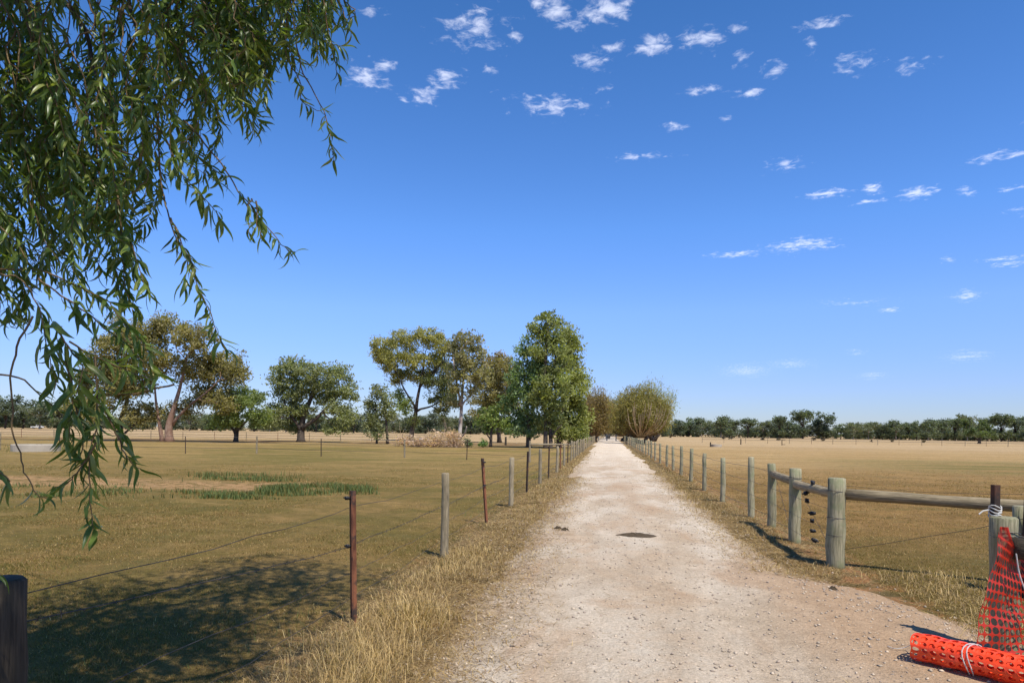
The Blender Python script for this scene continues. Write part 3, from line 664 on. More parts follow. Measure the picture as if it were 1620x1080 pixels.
# ------------------------------------------------------------------ trees
def foliage_blobs(blobs, cover, lh, lw, tint, droop=.45, ksz=26, sig=.36, tvar=.35, hue=None):
    """leaf sprays in clumps through ellipsoids (centre, radii); returns V, F, tint"""
    Cs, Ts = [], []
    for b in blobs:
        c, r = np.array(b[0]), np.array(b[1]); bt = np.array(b[2]) if len(b) > 2 else np.array(tint)
        n = int(cover*pi*r[0]*r[2]/(lh*lw)); m_ = max(3, n//ksz)
        v = rng.normal(0, 1, (m_, 3)); v /= np.linalg.norm(v, axis=1)[:, None]
        rad = rng.random(m_)**(1/2.6); pc = c + v*rad[:, None]*r*.95
        sg = sig*(.6 + .8*rng.random(m_))
        q = rng.integers(0, m_, n)
        P = pc[q] + np.clip(rng.normal(0, 1, (n, 3)), -1.7, 1.7)*sg[q][:, None]*np.array([1, 1, .75])
        ct = bt*(1 + tvar*(rng.random((m_, 1)) - .5)) + np.array([.03, .012, 0])*tvar*(rng.random((m_, 1)) - .4)
        T = ct[q]*(.75 + .5*rng.random((n, 1))); Cs.append(P); Ts.append(T)
    P = np.concatenate(Cs); T = np.clip(np.concatenate(Ts)*np.array([1.22, 1.26, 1.42]), .01, 1); n = len(P)
    a = rng.normal(0, 1, (n, 3)); a[:, 2] = a[:, 2]*.5 - droop*1.6; a /= np.linalg.norm(a, axis=1)[:, None]
    b = np.cross(a, rng.normal(0, 1, (n, 3))); b /= np.linalg.norm(b, axis=1)[:, None]
    s = (.6 + .8*rng.random((n, 1)))
    V = np.stack([P - a*lh*s, P + b*lw*s, P + a*lh*s, P - b*lw*s], 1).reshape(-1, 3)
    return V, np.arange(n*4).reshape(-1, 4), T[:, None].repeat(4, 1).reshape(-1, 3)
def limb(mb, a, b, r0, r1, n=6, k=5, wob=.06, up=.15):
    a, b = np.asarray(a, float), np.asarray(b, float); L = np.linalg.norm(b-a); pts = []
    for i in range(k+1):
        f = i/k; q = a + (b-a)*f + np.array([0, 0, -up*L*f*(1-f)]) + (rng.normal(0, wob*L*.5, 3) if 0 < i < k else 0); pts.append(q)
    mb.tube(pts, [r0 + (r1-r0)*(i/k)**.8 for i in range(k+1)], n)
    return pts
def px_tree(name, label, base, trunks, blobs, tint, bk, cat='tree', cover=2.2, lh=.17, lw=.068, droop=.45, sig=.40, depthf=.75, ksz=75, group=None, twigs=5, tvar=.45):
    """tree from a photo outline: everything is turned to metres at the depth of the tree's foot on the ground, with real depth"""
    p = gp(*base); d = dep(p); s = d/F
    root = tag(empty(name, (p[0], p[1], 0)), label, cat, group)
    def loc(px, py, off=0.0):
        q = at(px, py, d) + FWD*off - np.array([p[0], p[1], 0]); return q
    mb = MB(); tips = []
    for tr in trunks:
        pts = tr[0]; w0, w1 = tr[1], tr[2]; offs = np.linspace(0, tr[3] if len(tr) > 3 else random.uniform(-.8, .8), len(pts))
        q = spline([loc(x, y, o) for (x, y), o in zip(pts, offs)], 4); q[0][2] -= .15
        rr = np.linspace(w0, w1, len(q))*s*.5; rr[0] *= 1.35; mb.tube(q, rr, 9); tips.append((q, rr))
    bl = []
    for b in blobs:
        off = random.uniform(-1, 1)*b[2]*s*depthf; c = loc(b[0], b[1], off)
        bl.append((c, (b[2]*s, min(b[2], 1.3*b[3])*s*.95, b[3]*s)) + ((b[4],) if len(b) > 4 else ()))
        # a limb from the nearest trunk point below, and twigs inside the clump
        best = None
        for q, rr in tips:
            for i in range(len(q)):
                if q[i][2] < c[2] - .1*b[3]*s or i == len(q)//2:
                    dd = np.linalg.norm(q[i]-c) + .35*(len(q)-i)*.1
                    if best is None or dd < best[0]: best = (dd, q[i], rr[i])
        if best is None: q, rr = tips[0]; best = (0, q[-1], rr[-1])
        r0 = min(best[2]*.7, .16); pp = limb(mb, best[1], c, max(r0, .05), .035, 6, 5, .08)
        for _ in range(twigs):
            e = c + rng.normal(0, .45, 3)*np.array(bl[-1][1]); limb(mb, pp[random.randint(2, 5)], e, .035, .012, 4, 3, .1, .05)
    V, Fa, T = foliage_blobs(bl, cover, lh, lw, tint, droop, ksz, sig, tvar)
    V[:, 2] = np.maximum(V[:, 2], .05)
    mb.build('trunk', MAT[bk], root, True)
    link('crown', mesh_np('crown', V, Fa, T), MAT['foliage'], root)
    return root

OLIVE = (.245, .205, .075); GREY = (.230, .235, .098); YEL = (.285, .255, .075); BLUEG = (.190, .245, .100); GREEN = (.185, .215, .062); SHADED = (.13, .14, .05); RUST = (.31, .215, .08)
px_tree('gum_tree', 'large brownish green gum tree with thick reddish forked trunk behind the willow twigs', (264, 698),
  [([(268, 698), (268, 675), (275, 650), (285, 620), (298, 570)], 14, 2.5), ([(257, 698), (253, 670), (249, 640), (246, 590)], 7, 2), ([(272, 670), (300, 642), (330, 620), (352, 600)], 5, 1.5)],
  [(268, 520, 34, 22), (238, 540, 30, 25), (318, 540, 38, 25), (345, 578, 42, 30), (255, 575, 38, 26), (300, 580, 40, 30), (378, 590, 20, 24), (225, 600, 30, 25), (320, 625, 45, 22), (285, 645, 25, 14), (360, 640, 26, 18), (235, 650, 25, 16)], OLIVE, 'bark_red', tvar=.6)
px_tree('gum_tree', 'broad shadowy gum tree left of the reddish forked trunk', (190, 697),
  [([(192, 697), (188, 670), (195, 640), (205, 590)], 10, 3), ([(192, 690), (176, 674), (165, 660)], 4, 2), ([(192, 690), (208, 676), (222, 664)], 4, 2)],
  [(205, 530, 36, 30), (180, 565, 34, 34), (150, 600, 34, 32), (200, 610, 36, 32), (165, 645, 34, 22), (215, 655, 26, 18), (130, 640, 26, 26)], OLIVE, 'bark_dark')
px_tree('round_tree', 'small rounded dark green tree beside the reddish forked gum', (373, 699),
  [([(373, 699), (374, 680), (374, 655), (378, 630)], 8, 4), ([(373, 685), (362, 672), (350, 660)], 4, 2), ([(374, 682), (388, 668), (400, 655)], 4, 2)],
  [(380, 628, 34, 20), (360, 645, 26, 20), (402, 640, 26, 22), (375, 660, 34, 16), (415, 660, 18, 18), (345, 665, 16, 12)], GREEN, 'bark_dark', cover=1.9)
px_tree('round_tree', 'wide spreading blue green tree with short stout dark trunk and low crown', (476, 699),
  [([(476, 699), (476, 680), (480, 655), (490, 630), (497, 600)], 13, 4), ([(478, 676), (500, 662), (522, 640), (540, 622)], 7, 3), ([(476, 678), (462, 660), (450, 640)], 6, 3)],
  [(462, 582, 28, 16), (440, 600, 20, 22), (500, 595, 30, 20), (535, 598, 22, 22), (470, 615, 32, 22), (515, 625, 32, 20), (445, 640, 28, 22), (552, 620, 17, 16), (545, 650, 25, 22), (480, 650, 26, 16), (430, 660, 18, 16), (535, 675, 22, 14), (455, 672, 22, 10)], GREY, 'bark_dark', cover=2.3)
px_tree('slender_tree', 'young narrow tree with twin thin trunks between the wide tree and the tall yellow gum', (604, 702),
  [([(596, 702), (596, 680), (594, 640)], 3.5, 2), ([(613, 700), (612, 680), (608, 640), (602, 615)], 4.5, 2)],
  [(602, 622, 12, 16), (590, 645, 13, 20), (612, 645, 13, 20), (600, 668, 22, 14), (598, 682, 18, 6)], (.20, .205, .09), 'bark_dark')
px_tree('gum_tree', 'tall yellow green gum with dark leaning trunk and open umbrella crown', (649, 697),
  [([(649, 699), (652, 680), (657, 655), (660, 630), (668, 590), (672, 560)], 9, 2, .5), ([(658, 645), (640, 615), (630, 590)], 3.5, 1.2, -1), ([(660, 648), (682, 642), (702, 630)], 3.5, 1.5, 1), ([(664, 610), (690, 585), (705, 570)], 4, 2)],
  [(605, 548, 20, 18, YEL), (640, 540, 26, 18, YEL), (675, 535, 28, 16, YEL), (703, 545, 18, 20, YEL), (622, 572, 22, 16, YEL), (655, 568, 26, 18, YEL), (690, 575, 24, 20, YEL), (640, 590, 22, 12, YEL), (708, 600, 16, 25, SHADED), (695, 628, 18, 16, SHADED), (625, 602, 14, 8, YEL), (700, 650, 14, 10, SHADED), (640, 640, 12, 18, GREEN), (630, 625, 10, 14, GREEN), (668, 596, 26, 12, YEL), (684, 606, 20, 14, SHADED), (714, 628, 13, 20, SHADED), (600, 565, 14, 12, YEL), (655, 665, 10, 10, SHADED), (612, 585, 12, 8, YEL)], YEL, 'bark_dark', cover=2.3, tvar=.6)  # lower right blobs take a dark leaf tint that paints in crown shade
px_tree('gum_tree', 'slim gum tree with pale pinkish forked trunk behind the heap of dead branches', (727, 707),
  [([(726, 708), (727, 690), (729, 660), (731, 620), (735, 580)], 8, 3), ([(728, 693), (736, 684), (739, 674)], 3, 1.5), ([(729, 640), (722, 600), (718, 570)], 3.5, 2), ([(730, 640), (748, 620), (758, 600)], 3, 1.6)],
  [(740, 540, 28, 16), (718, 555, 18, 20), (760, 552, 14, 14), (738, 570, 26, 18), (752, 595, 20, 16), (722, 600, 14, 20), (745, 620, 18, 10), (712, 635, 12, 10), (730, 585, 26, 14), (765, 575, 12, 14)], (.26, .225, .10), 'bark_pale', cover=1.7)
px_tree('gum_tree', 'rusty olive gum tree rising behind the small green tree', (790, 700),
  [([(790, 700), (788, 670), (785, 630), (782, 590)], 7, 3)],
  [(785, 575, 24, 16, RUST), (800, 585, 24, 20), (765, 600, 22, 20), (790, 615, 26, 20), (770, 635, 24, 16), (805, 640, 20, 20), (765, 655, 20, 12), (790, 600, 26, 18), (785, 640, 26, 16), (810, 610, 18, 20)], OLIVE, 'bark_dark')
px_tree('small_tree', 'little leafy green tree with dark forked trunk standing in the shade line', (776, 707),
  [([(776, 707), (777, 690), (778, 670)], 5.5, 3), ([(776, 694), (771, 688), (769, 680)], 2.5, 1.5)],
  [(778, 652, 18, 10), (765, 664, 14, 10), (792, 664, 15, 11), (777, 675, 22, 9), (803, 672, 9, 9)], (.20, .24, .065), 'bark_dark', cover=2.1)
px_tree('gum_tree', 'blue green gum tree with stout dark trunk left of the tall clump', (836, 708),
  [([(836, 708), (836, 690), (836, 665), (833, 630), (828, 580)], 9, 3), ([(836, 670), (845, 640), (850, 600)], 5, 2)],
  [(832, 550, 14, 18), (838, 575, 22, 18), (820, 598, 22, 16), (848, 610, 20, 20), (812, 620, 16, 16), (836, 640, 22, 14), (822, 660, 24, 12), (850, 668, 18, 14), (815, 678, 14, 8), (838, 684, 22, 6), (850, 585, 18, 22), (806, 640, 14, 14), (830, 625, 24, 14), (838, 662, 26, 12)], BLUEG, 'bark_dark', cover=2.1)
px_tree('gum_tree', 'tallest gum tree of the clump beside the road with dark trunks', (866, 709),
  [([(863, 709), (863, 690), (863, 660), (861, 610), (864, 560), (868, 520)], 8, 3), ([(871, 710), (871, 690), (869, 650), (874, 600), (880, 560)], 7, 3), ([(872, 690), (880, 680), (888, 672)], 3, 1.5)],
  [(862, 504, 15, 12), (848, 520, 12, 12), (880, 510, 16, 12), (866, 530, 26, 16), (855, 555, 24, 18), (882, 550, 24, 20), (866, 580, 28, 18), (878, 610, 26, 20), (858, 630, 18, 18), (868, 660, 18, 14), (890, 580, 18, 20), (872, 640, 24, 16), (860, 600, 22, 18), (858, 675, 16, 8), (882, 672, 16, 9)], (.225, .235, .075), 'bark_dark', cover=2.2)
px_tree('gum_tree', 'dense tall gum with a straight foliage edge at the roadside end of the clump', (886, 708),
  [([(884, 708), (884, 690), (888, 650), (895, 600), (900, 550)], 9, 3), ([(886, 696), (896, 685), (906, 676)], 4, 2)],
  [(898, 530, 18, 14), (910, 552, 14, 20), (895, 565, 20, 18), (912, 590, 14, 22), (898, 610, 20, 20), (914, 632, 14, 20), (895, 645, 20, 18), (912, 660, 18, 16), (890, 670, 16, 14), (905, 680, 22, 10), (922, 605, 7, 20), (924, 655, 7, 18), (905, 570, 18, 20), (906, 625, 20, 20), (900, 690, 22, 8), (920, 684, 10, 12)], (.24, .245, .070), 'bark_dark', cover=2.4)
px_tree('shrubby_tree', 'low multi stemmed dark tree under the clump at the left fence line', (905, 703),
  [([(903, 703), (900, 694), (893, 686)], 5, 2.5), ([(906, 703), (908, 692), (912, 684)], 5, 2.5), ([(912, 702), (918, 694), (922, 688)], 4, 2)],
  [(900, 684, 16, 7), (916, 682, 14, 9), (925, 690, 9, 7), (890, 690, 8, 5)], (.15, .175, .06), 'bark_dark', cover=2.0)

# willows at the end of the road: many thin upright shoots from a pollard
def willow_clump(name, label, base, hw, hh, nst, tint, bk, leaves, fan, spread=1.0, pale=0, skew=0.0, lo_f=.25):
    p = gp(*base); d = dep(p); s = d/F; root = tag(empty(name, (p[0], p[1], 0)), label, 'tree')
    H, W = hh*s, hw*s; mb = MB(); tw = MB(); pc = []
    for k in range(5):
        an = rng.random()*6.28; r = .5*W*.25; limb(mb, (rng.normal(0, .25), rng.normal(0, .25), -.15), (cos(an)*r*1.3, sin(an)*r, H*.13), .38, .2, 8, 3, .1, 0)
    shoots = []
    for k in range(nst):
        an = rng.random()*2*pi; lean = rng.random()**.7*spread; h = H*(.50 + .52*rng.random()**.8)*(1 - .30*lean**2)
        tip = np.array([cos(an)*W*.5*lean*1.05 + skew*W*.2, sin(an)*W*.45*lean, h]); b = np.array([cos(an)*W*.07, sin(an)*W*.07, H*.10])
        mid = b*.45 + tip*.55 + np.array([cos(an), sin(an), 0])*W*.06*fan*lean - np.array([0, 0, H*.05*fan*lean])
        q = spline([b, mid, tip], 4); tw.tube(q, np.linspace(.05, .008, len(q)), 4, False); shoots.append(q)
    m_ = leaves; idx = rng.integers(0, nst, m_); f = lo_f + (1-lo_f)*rng.random(m_)**.8
    Q = np.array([shoots[i][min(int(g*8), 7)] + (shoots[i][min(int(g*8)+1, 8)] - shoots[i][min(int(g*8), 7)])*(g*8 % 1) for i, g in zip(idx, f)])
    side = rng.normal(0, 1, (m_, 3))*np.array([.4, .4, .35])*(H/9); P = Q + side
    P[:, 2] = np.maximum(P[:, 2], H*.08)
    a = rng.normal(0, .6, (m_, 3)) + np.array([0, 0, -.5]); a /= np.linalg.norm(a, axis=1)[:, None]
    b = np.cross(a, rng.normal(0, 1, (m_, 3))); b /= np.linalg.norm(b, axis=1)[:, None]; sz = (.6 + .8*rng.random((m_, 1)))
    V = np.stack([P-a*.26*sz, P+b*.045*sz, P+a*.26*sz, P-b*.045*sz], 1).reshape(-1, 3)
    T = np.array(tint)*(.7 + .6*rng.random((m_, 1))) + np.array([.05, .01, 0])*(rng.random((m_, 1)) - .5)
    link('crown', mesh_np('crown', V, np.arange(m_*4).reshape(-1, 4), np.clip(T, .01, 1)[:, None].repeat(4, 1).reshape(-1, 3)), MAT['foliage'], root)
    mb.build('trunk', MAT['bark_dark'], root, True); tw.build('shoots', MAT[bk], root, True)
    if pale:
        ps = MB()
        for k in range(pale):
            f_ = np.clip((k + rng.random())/pale*2 - 1 + .12, -1, 1); x0 = f_*W*.04 - W*.02; tip = np.array([f_*W*.36, -W*.52, H*(.66 - .12*abs(f_) + .10*rng.random() - .25*rng.random()**3)])
            tip = RIGHT*tip[0] + FWD*tip[1] + np.array([0, 0, tip[2]]); b = RIGHT*x0 + FWD*-1.0 + np.array([0, 0, H*.12]); mid = b*.5 + tip*.5 + RIGHT*f_*W*.07 + FWD*-.9 - np.array([0, 0, H*.06*abs(f_)])
            q = spline([b, mid, tip], 5); ps.tube(q, np.linspace(.11, .03, len(q)), 6, False)
            for _ in range(2):
                e = q[6]*.4 + tip*.6 + rng.normal(0, .5, 3); limb(ps, q[random.randint(3, 7)], e, .05, .015, 4, 3, .06, .1)
        ps.build('bare_stems', MAT['stem_tan'], root, True)
    return root
willow_clump('pollard_willow', 'fan shaped pollard willow with long bare tan stems right of the road', (1013, 702), 96, 96, 260, (.30, .255, .085), 'bark_twig', 20000, 1.0, 1.0, 13, 0, .42)
willow_clump('pollard_willow', 'pale green willow rising behind the fan of bare stems', (1034, 698), 72, 104, 120, (.34, .35, .16), 'bark_twig', 8000, .8, .9, 0, .2)
willow_clump('pollard_willow', 'olive willow leaning over the road beyond the fan shaped one', (985, 698), 62, 78, 150, (.27, .225, .075), 'bark_twig', 13000, .9, 1.0)
willow_clump('pollard_willow', 'brownish olive willow at the road edge past the tall gum clump', (941, 699), 60, 88, 170, (.29, .215, .095), 'bark_twig', 17000, .9, 1.0)
willow_clump('pollard_willow', 'farther brown willow closing the end of the road', (962, 694), 40, 70, 90, (.28, .215, .095), 'bark_twig', 7000, .9, 1.0)

# far trees: a few kinds built once, then copied one by one
def far_proto(h, w_, tint, bk, seed, cover=1.5):
    global rng; keep = rng; rng = np.random.default_rng(seed)
    mb = MB(); limb(mb, (0, 0, -.3), (rng.normal(0, .4), 0, h*.62), .30, .14, 6, 4, .05, 0); bl = []
    for k in range(8):
        an = rng.random()*6.28; rr = (rng.random()**.6)*w_*.34; z = h*(.42 + .46*rng.random()); c = np.array([cos(an)*rr, sin(an)*rr, z])
        bl.append((c, (w_*.24, w_*.24, h*.13))); limb(mb, (0, 0, h*(.2 + .25*rng.random())), c, .15, .05, 5, 3, .08)
    for k in range(3): bl.append((np.array([rng.normal(0, w_*.24), rng.normal(0, w_*.2), h*.24]), (w_*.2, w_*.2, h*.12), tuple(np.array(tint)*.9)))
    V, Fa, T = foliage_blobs(bl, cover, .42, .19, tint, .3, 16, .6, .5); rng = keep
    tm, cm = mb.mesh('trunk', True), mesh_np('crown', V, Fa, T); tm.materials.append(MAT[bk]); cm.materials.append(MAT['foliage']); return tm, cm
FAR = [far_proto(11, 10, (.13, .145, .08), 'bark_pale', 1), far_proto(11, 8, (.115, .13, .07), 'bark_dark', 2), far_proto(11, 12, (.145, .15, .08), 'bark_pale', 3), far_proto(11, 9, (.10, .115, .07), 'bark_dark', 4), far_proto(11, 9, (.14, .16, .085), 'bark_dark', 5, 1.2)]
def far_tree(px, top, hw, d, v, label, group):
    p = cw((px - PX0)/F*d, d); h = CAMH + (hy(px) - top)*d/F; wdt = 2*hw*d/F; tm, cm = FAR[v]
    o = tag(empty('distant_tree', (p[0], p[1], 0), rng.random()*6.28), label, 'tree', group); bw = (10, 8, 12, 9, 9)[v]
    o.scale = (wdt/bw, wdt/bw, h/11*1.02)
    link('trunk', tm, None, o); link('crown', cm, None, o); return o
RT = [(1076,664,12),(1090,659,14),(1110,658,15),(1140,655,18),(1162,664,10),(1183,661,14),(1208,664,14),(1233,657,12),(1250,664,14),(1270,648,18),(1302,652,18),(1330,669,12),(1350,667,14),(1374,666,16),(1396,668,12),
      (1418,662,14),(1438,668,14),(1450,664,10),(1468,660,15),(1490,660,14),(1511,661,14),(1531,654,15),(1562,660,14),(1584,654,18),(1606,659,16),(1632,658,18),(1660,656,18)]
for i, (a, b, c) in enumerate(RT):
    far_tree(a, b, c*1.1, 330 + 40*rng.random() - (30 if a in (1140, 1270) else 0), int(rng.integers(0, 5)), {1140: 'distant gum with dark domed crown standing forward of the far wood', 1270: 'tallest broad crowned gum rising above the far wood beyond the golden paddock'}.get(a, 'distant gum tree in the dark wood along the far edge of the golden paddock'), None if a in (1140, 1270) else 'gum trees of the far wood beyond the golden paddock')
LT = [(-30,622,24),(8,624,22),(36,632,20),(62,630,22),(92,640,20),(120,642,18),(300,652,18),(332,655,16),(402,652,16),(426,650,14),(452,660,14),(500,655,16),(528,660,14),(560,654,16),(588,660,14),(622,652,14),(672,658,16),(690,650,14),(705,655,12),(716,660,12),(745,655,14),(770,650,16),(800,655,14),(830,660,14),(856,660,12),(880,662,12),(905,664,12),(930,662,14),(1048,664,10)]
for i, (a, b, c) in enumerate(LT):
    far_tree(a, b, c*1.15, 270 + 60*rng.random(), int(rng.integers(0, 5)), 'distant dark gum tree in the tree line behind the left paddocks', 'gum trees of the tree line behind the left paddocks')
def thicket(name, x0, x1, d, h, tint, label, dens=1.4):
    L = (x1-x0)/F*d; n = int(L/1.15); bl = []
    for i in range(n):
        px = x0 + (x1-x0)*rng.random(); dd = d + rng.normal(0, 8); c = cw((px-PX0)/F*dd, dd); hh = h*(.5 + .6*rng.random()); bl.append((np.array([c[0], c[1], hh*.45]), (3.0, 3.0, hh*.5), tuple(np.array(tint)*(.7 + .6*rng.random()))))
    V, Fa, T = foliage_blobs(bl, dens, .45, .2, tint, .3, 16, .6, .5); V[:, 2] = np.maximum(V[:, 2], 0)
    return tag(link(name, mesh_np(name, V, Fa, T), MAT['foliage']), label, 'woodland', kind='stuff')
thicket('woodland', 1060, 1690, 375, 9.0, (.10, .11, .07), 'dark massed undergrowth of the far wood beyond the golden paddock')
thicket('woodland', -60, 1060, 345, 9.0, (.11, .12, .07), 'dark massed undergrowth behind the left paddocks')
px_tree('paddock_tree', 'lone dark rounded tree with short trunk standing before the far right wood', (1548, 701.5),
  [([(1549, 701.5), (1549, 694), (1552, 684)], 5, 3), ([(1549, 696), (1540, 690), (1534, 684)], 3, 2)], [(1540, 672, 16, 10), (1560, 674, 16, 10), (1528, 682, 10, 8), (1548, 684, 22, 8), (1570, 684, 10, 8)], (.11, .13, .05), 'bark_dark', cover=1.8, lh=.35, lw=.15, sig=.5, twigs=2)

# shrubs by the shade line, small dark bushes in the right field
def shrub(base, rx, ry, tint, label, group=None, cover=1.8, lh=.12, lw=.05):
    p = gp(*base); d = dep(p); s = d/F; o = tag(empty('shrub', (p[0], p[1], 0)), label, 'shrub', group)
    bl = [(np.array([random.uniform(-.35, .35)*rx*s, random.uniform(-.3, .3)*rx*s, ry*s*(.35 + .6*k/3)]), (rx*s*.7, rx*s*.7, ry*s*.36)) for k in range(4)]
    V, Fa, T = foliage_blobs(bl, cover, lh, lw, tint, .1, 20, .12 + .05*rx*s, .5); V[:, 2] = np.maximum(V[:, 2], 0.0)
    link('crown', mesh_np('crown', V, Fa, T), MAT['foliage'], o); mb = MB()
    for _ in range(5): limb(mb, (rng.normal(0, .06), rng.normal(0, .06), -.05), bl[random.randint(0, 3)][0] + rng.normal(0, .1, 3), .025, .01, 5, 3)
    mb.build('stem', MAT['bark_dark'], o); return o
shrub((741, 707), 7, 12, (.11, .15, .07), 'rounded dark green shrub between the pale gum trunk and the little tree')
shrub((764, 707.5), 8, 9, (.13, .21, .06), 'low bright green shrub next to the little forked tree')
for a, b, r in [(1145,694,4),(1157,694.5,3.5),(1206,696,4),(1287,697,4),(1302,697.5,5),(1379,699,2.5),(1412,699,3.5),(1462,700,3),(1062,692,4),(1232,696.5,3)]:
    shrub((a, b), r, r*1.1, (.10, .075, .04), 'small dark brown bush dotted across the far golden paddock', 'bushes dotted across the far golden paddock', 1.5, .3, .13)

# heap of dead branches
p = gp(680, 707); d = dep(p); s = d/F
bp = tag(empty('brush_heap', (p[0], p[1], 0)), 'long tan heap of dry dead branches and leaves under the gums', 'brush heap')
mb = MB(); bl = []
for (cx, rx, ry) in [(640, 14, 19), (660, 12, 12), (685, 14, 24), (708, 18, 29), (672, 18, 17), (722, 10, 22), (652, 14, 14)]:
    c = RIGHT*(cx-680)*s + FWD*random.uniform(-.5, .9); c[2] = ry*s*.45; bl.append((c, (rx*s, rx*s*.8, ry*s*.55)))
    for _ in range(34):
        a = c + rng.normal(0, 1, 3)*np.array([rx*s*.6, rx*s*.5, 0]); a[2] = random.uniform(0, .3); v = rng.normal(0, 1, 3); v[2] = abs(v[2])*.8 + .2; e = a + v*ry*s*.55
        limb(mb, a, e, .03, .008, 4, 3, .12, .05)
V, Fa, T = foliage_blobs(bl, 1.2, .12, .05, (.53, .375, .255), .1, 22, .25, .5); V[:, 2] = np.maximum(V[:, 2], .0)
mb.build('dead_branches', MAT['dead_leaf'], bp); o = link('dry_leaves', mesh_np('dry_leaves', V, Fa, T), MAT['foliage'], bp); tag(o, kind='stuff')

# ------------------------------------------------------------------ small built things
def lathe(name, prof, n, mat, parent=None):
    V = [(r*cos(2*pi*k/n), r*sin(2*pi*k/n), z) for r, z in prof for k in range(n)]
    Fs = [(i*n+k, i*n+(k+1) % n, (i+1)*n+(k+1) % n, (i+1)*n+k) for i in range(len(prof)-1) for k in range(n)]
    mb = MB().add(V, Fs); return mb.build(name, MAT[mat], parent)
def trough(base, R, h, label, mat='concrete', name='water_trough'):
    p = on(gp(*base)); o = tag(empty(name, p), label, 'trough')
    lathe('wall', [(R, -.15), (R, h*.93), (R*.985, h), (R*.90, h), (R*.885, h*.97), (R*.87, .1), (0.01, .1)], 40, mat, o)
    lathe('water', [(R*.875, h*.72), (.01, h*.72)], 32, 'water', o); return o
trough((57, 713.5), 1.30, .42, 'round pale concrete water trough in the left paddock by the willow')
trough((1133, 706.5), .70, .32, 'small pale concrete trough in the golden paddock right of the road')
trough((662, 698), .62, .55, 'low grey metal tank behind the heap of dead branches', 'pale_metal', 'metal_tank')
p = on(gp(1124, 706.5)); me = post_mesh('field_post', .6, .08, 555); o = link('field_post', me, MAT['dark_shaded_timber']); o.location = p; tag(o, 'short dark post at the end of the small concrete trough', 'post')
p = on(gp(800, 704)); me = post_mesh('field_post', 1.0, .12, 556); o = link('field_post', me, MAT['dark_shaded_timber']); o.location = p; tag(o, 'single dark stump like post in the shade under the gums', 'post')
p = on(gp(1237, 704)); o = tag(empty('yard_bracket', p, YAW), 'small dark bracket shaped frame standing in the golden paddock', 'frame')
mb = MB().tube([(0, 0, -.1), (0, 0, .95)], .06, 6); mb.build('upright', MAT['dark_shaded_timber'], o)
for zz in (.9, .12): mb = MB().tube([(-.02, 0, zz), (.55, 0, zz)], .045, 6); mb.build('crossbar', MAT['dark_shaded_timber'], o)
p = on(gp(1172, 703)); me = post_mesh('field_post', .95, .09, 557); o = link('field_post', me, MAT['dark_shaded_timber']); o.location = p; tag(o, 'lone thin post in the golden paddock between trough and bracket frame', 'post')

# pale gate across the end of the road
g = tag(empty('farm_gate', (0.3, 137, 0)), 'pale timber farm gate closing the far end of the gravel road', 'gate')
for x in (-2.6, -.9, .9, 2.6):
    mb = MB(); noise_tube(mb, (x, 0, -.1), (x, 0, 1.45 if abs(x) < 1 else 1.3), .11, .10, 8, 3, .003, int(x*10)+50); mb.build('gate_post', MAT['pale_timber'], g)
for z in (.35, .65, .95, 1.2):
    for x0, x1 in ((-2.5, -1.0), (-.8, .8), (1.0, 2.5)): MB().box(((x0+x1)/2, -.02, z), ((x1-x0)/2, .03, .045)).build('bar', MAT['pale_timber'], g)

# white ute parked by the far tree line
d = 300; p = cw((59-PX0)/F*d, d); car = tag(empty('parked_ute', (p[0], p[1], 0), YAW + .35), 'small white utility vehicle parked by the far left tree line', 'vehicle')
prof = [(-2.3, .45), (-2.35, .95), (-.35, 1.0), (-.2, 1.70), (.75, 1.72), (1.35, 1.08), (2.25, .95), (2.35, .5)]
V = [(x, y_, z) for y_ in (-.85, .85) for x, z in prof]; n = len(prof)
MB().add(V, [tuple(range(n)), tuple(range(2*n-1, n-1, -1))] + [(i, i+n, (i+1) % n+n, (i+1) % n) for i in range(n)]).build('body', MAT['white_paint'], car)
for y_ in (-.86, .86): MB().add([(-.12, y_, 1.1), (.68, y_, 1.1), (.62, y_, 1.6), (-.08, y_, 1.6)], [(0, 1, 2, 3)]).build('window', MAT['dark_glass'], car)
MB().add([(1.32, -.7, 1.13), (1.32, .7, 1.13), (.80, .65, 1.68), (.80, -.65, 1.68)], [(0, 1, 2, 3)]).build('windscreen', MAT['dark_glass'], car).location = (.01, 0, .01)
for x in (-1.4, 1.4):
    for y_ in (-.8, .8):
        o = MB().tube([(x, y_-.12, .36), (x, y_+.12, .36)], .36, 14).build('wheel', MAT['tyre'], car); MB().tube([(x, y_-.125, .36), (x, y_+.125, .36)], .2, 10).build('rim', MAT['chrome_trim'], o)

# dung and dirt on the road
def splat(base, rx, ry, h, label, group=None, mat='dung', name='dung_patch'):
    p = gp(*base); n, m_ = 22, 7; V, Fs = [], []
    for i in range(m_):
        for k in range(n):
            an = 2*pi*k/n; r = (i+1)/m_*(1 + .28*vnoise(np.array([cos(an)*2.3 + p[0]]), np.array([sin(an)*2.3 + p[1]]), 91)[0]); x, y_ = p[0] + cos(an)*rx*r, p[1] + sin(an)*ry*r
            z = h*(1 - ((i+1)/m_)**2)*(.6 + .8*random.random()) - .012*((i+1)/m_)**4 + float(gz_(x, y_)); V.append((x, y_, z + .003))
    Fs = [(i*n+k, i*n+(k+1) % n, (i+1)*n+(k+1) % n, (i+1)*n+k) for i in range(m_-1) for k in range(n)] + [tuple(range(n))]
    return tag(MB().add(V, Fs).build(name, MAT[mat], None, False), label, 'dung', group)
splat((1005, 856), .30, .20, .03, 'broad flat brown dung patch in the middle of the gravel road')
for a, b in ((893, 847), (882, 845)): splat((a, b), .07, .06, .035, 'small dark dung lump near the left edge of the gravel road', 'dung lumps on the gravel road')
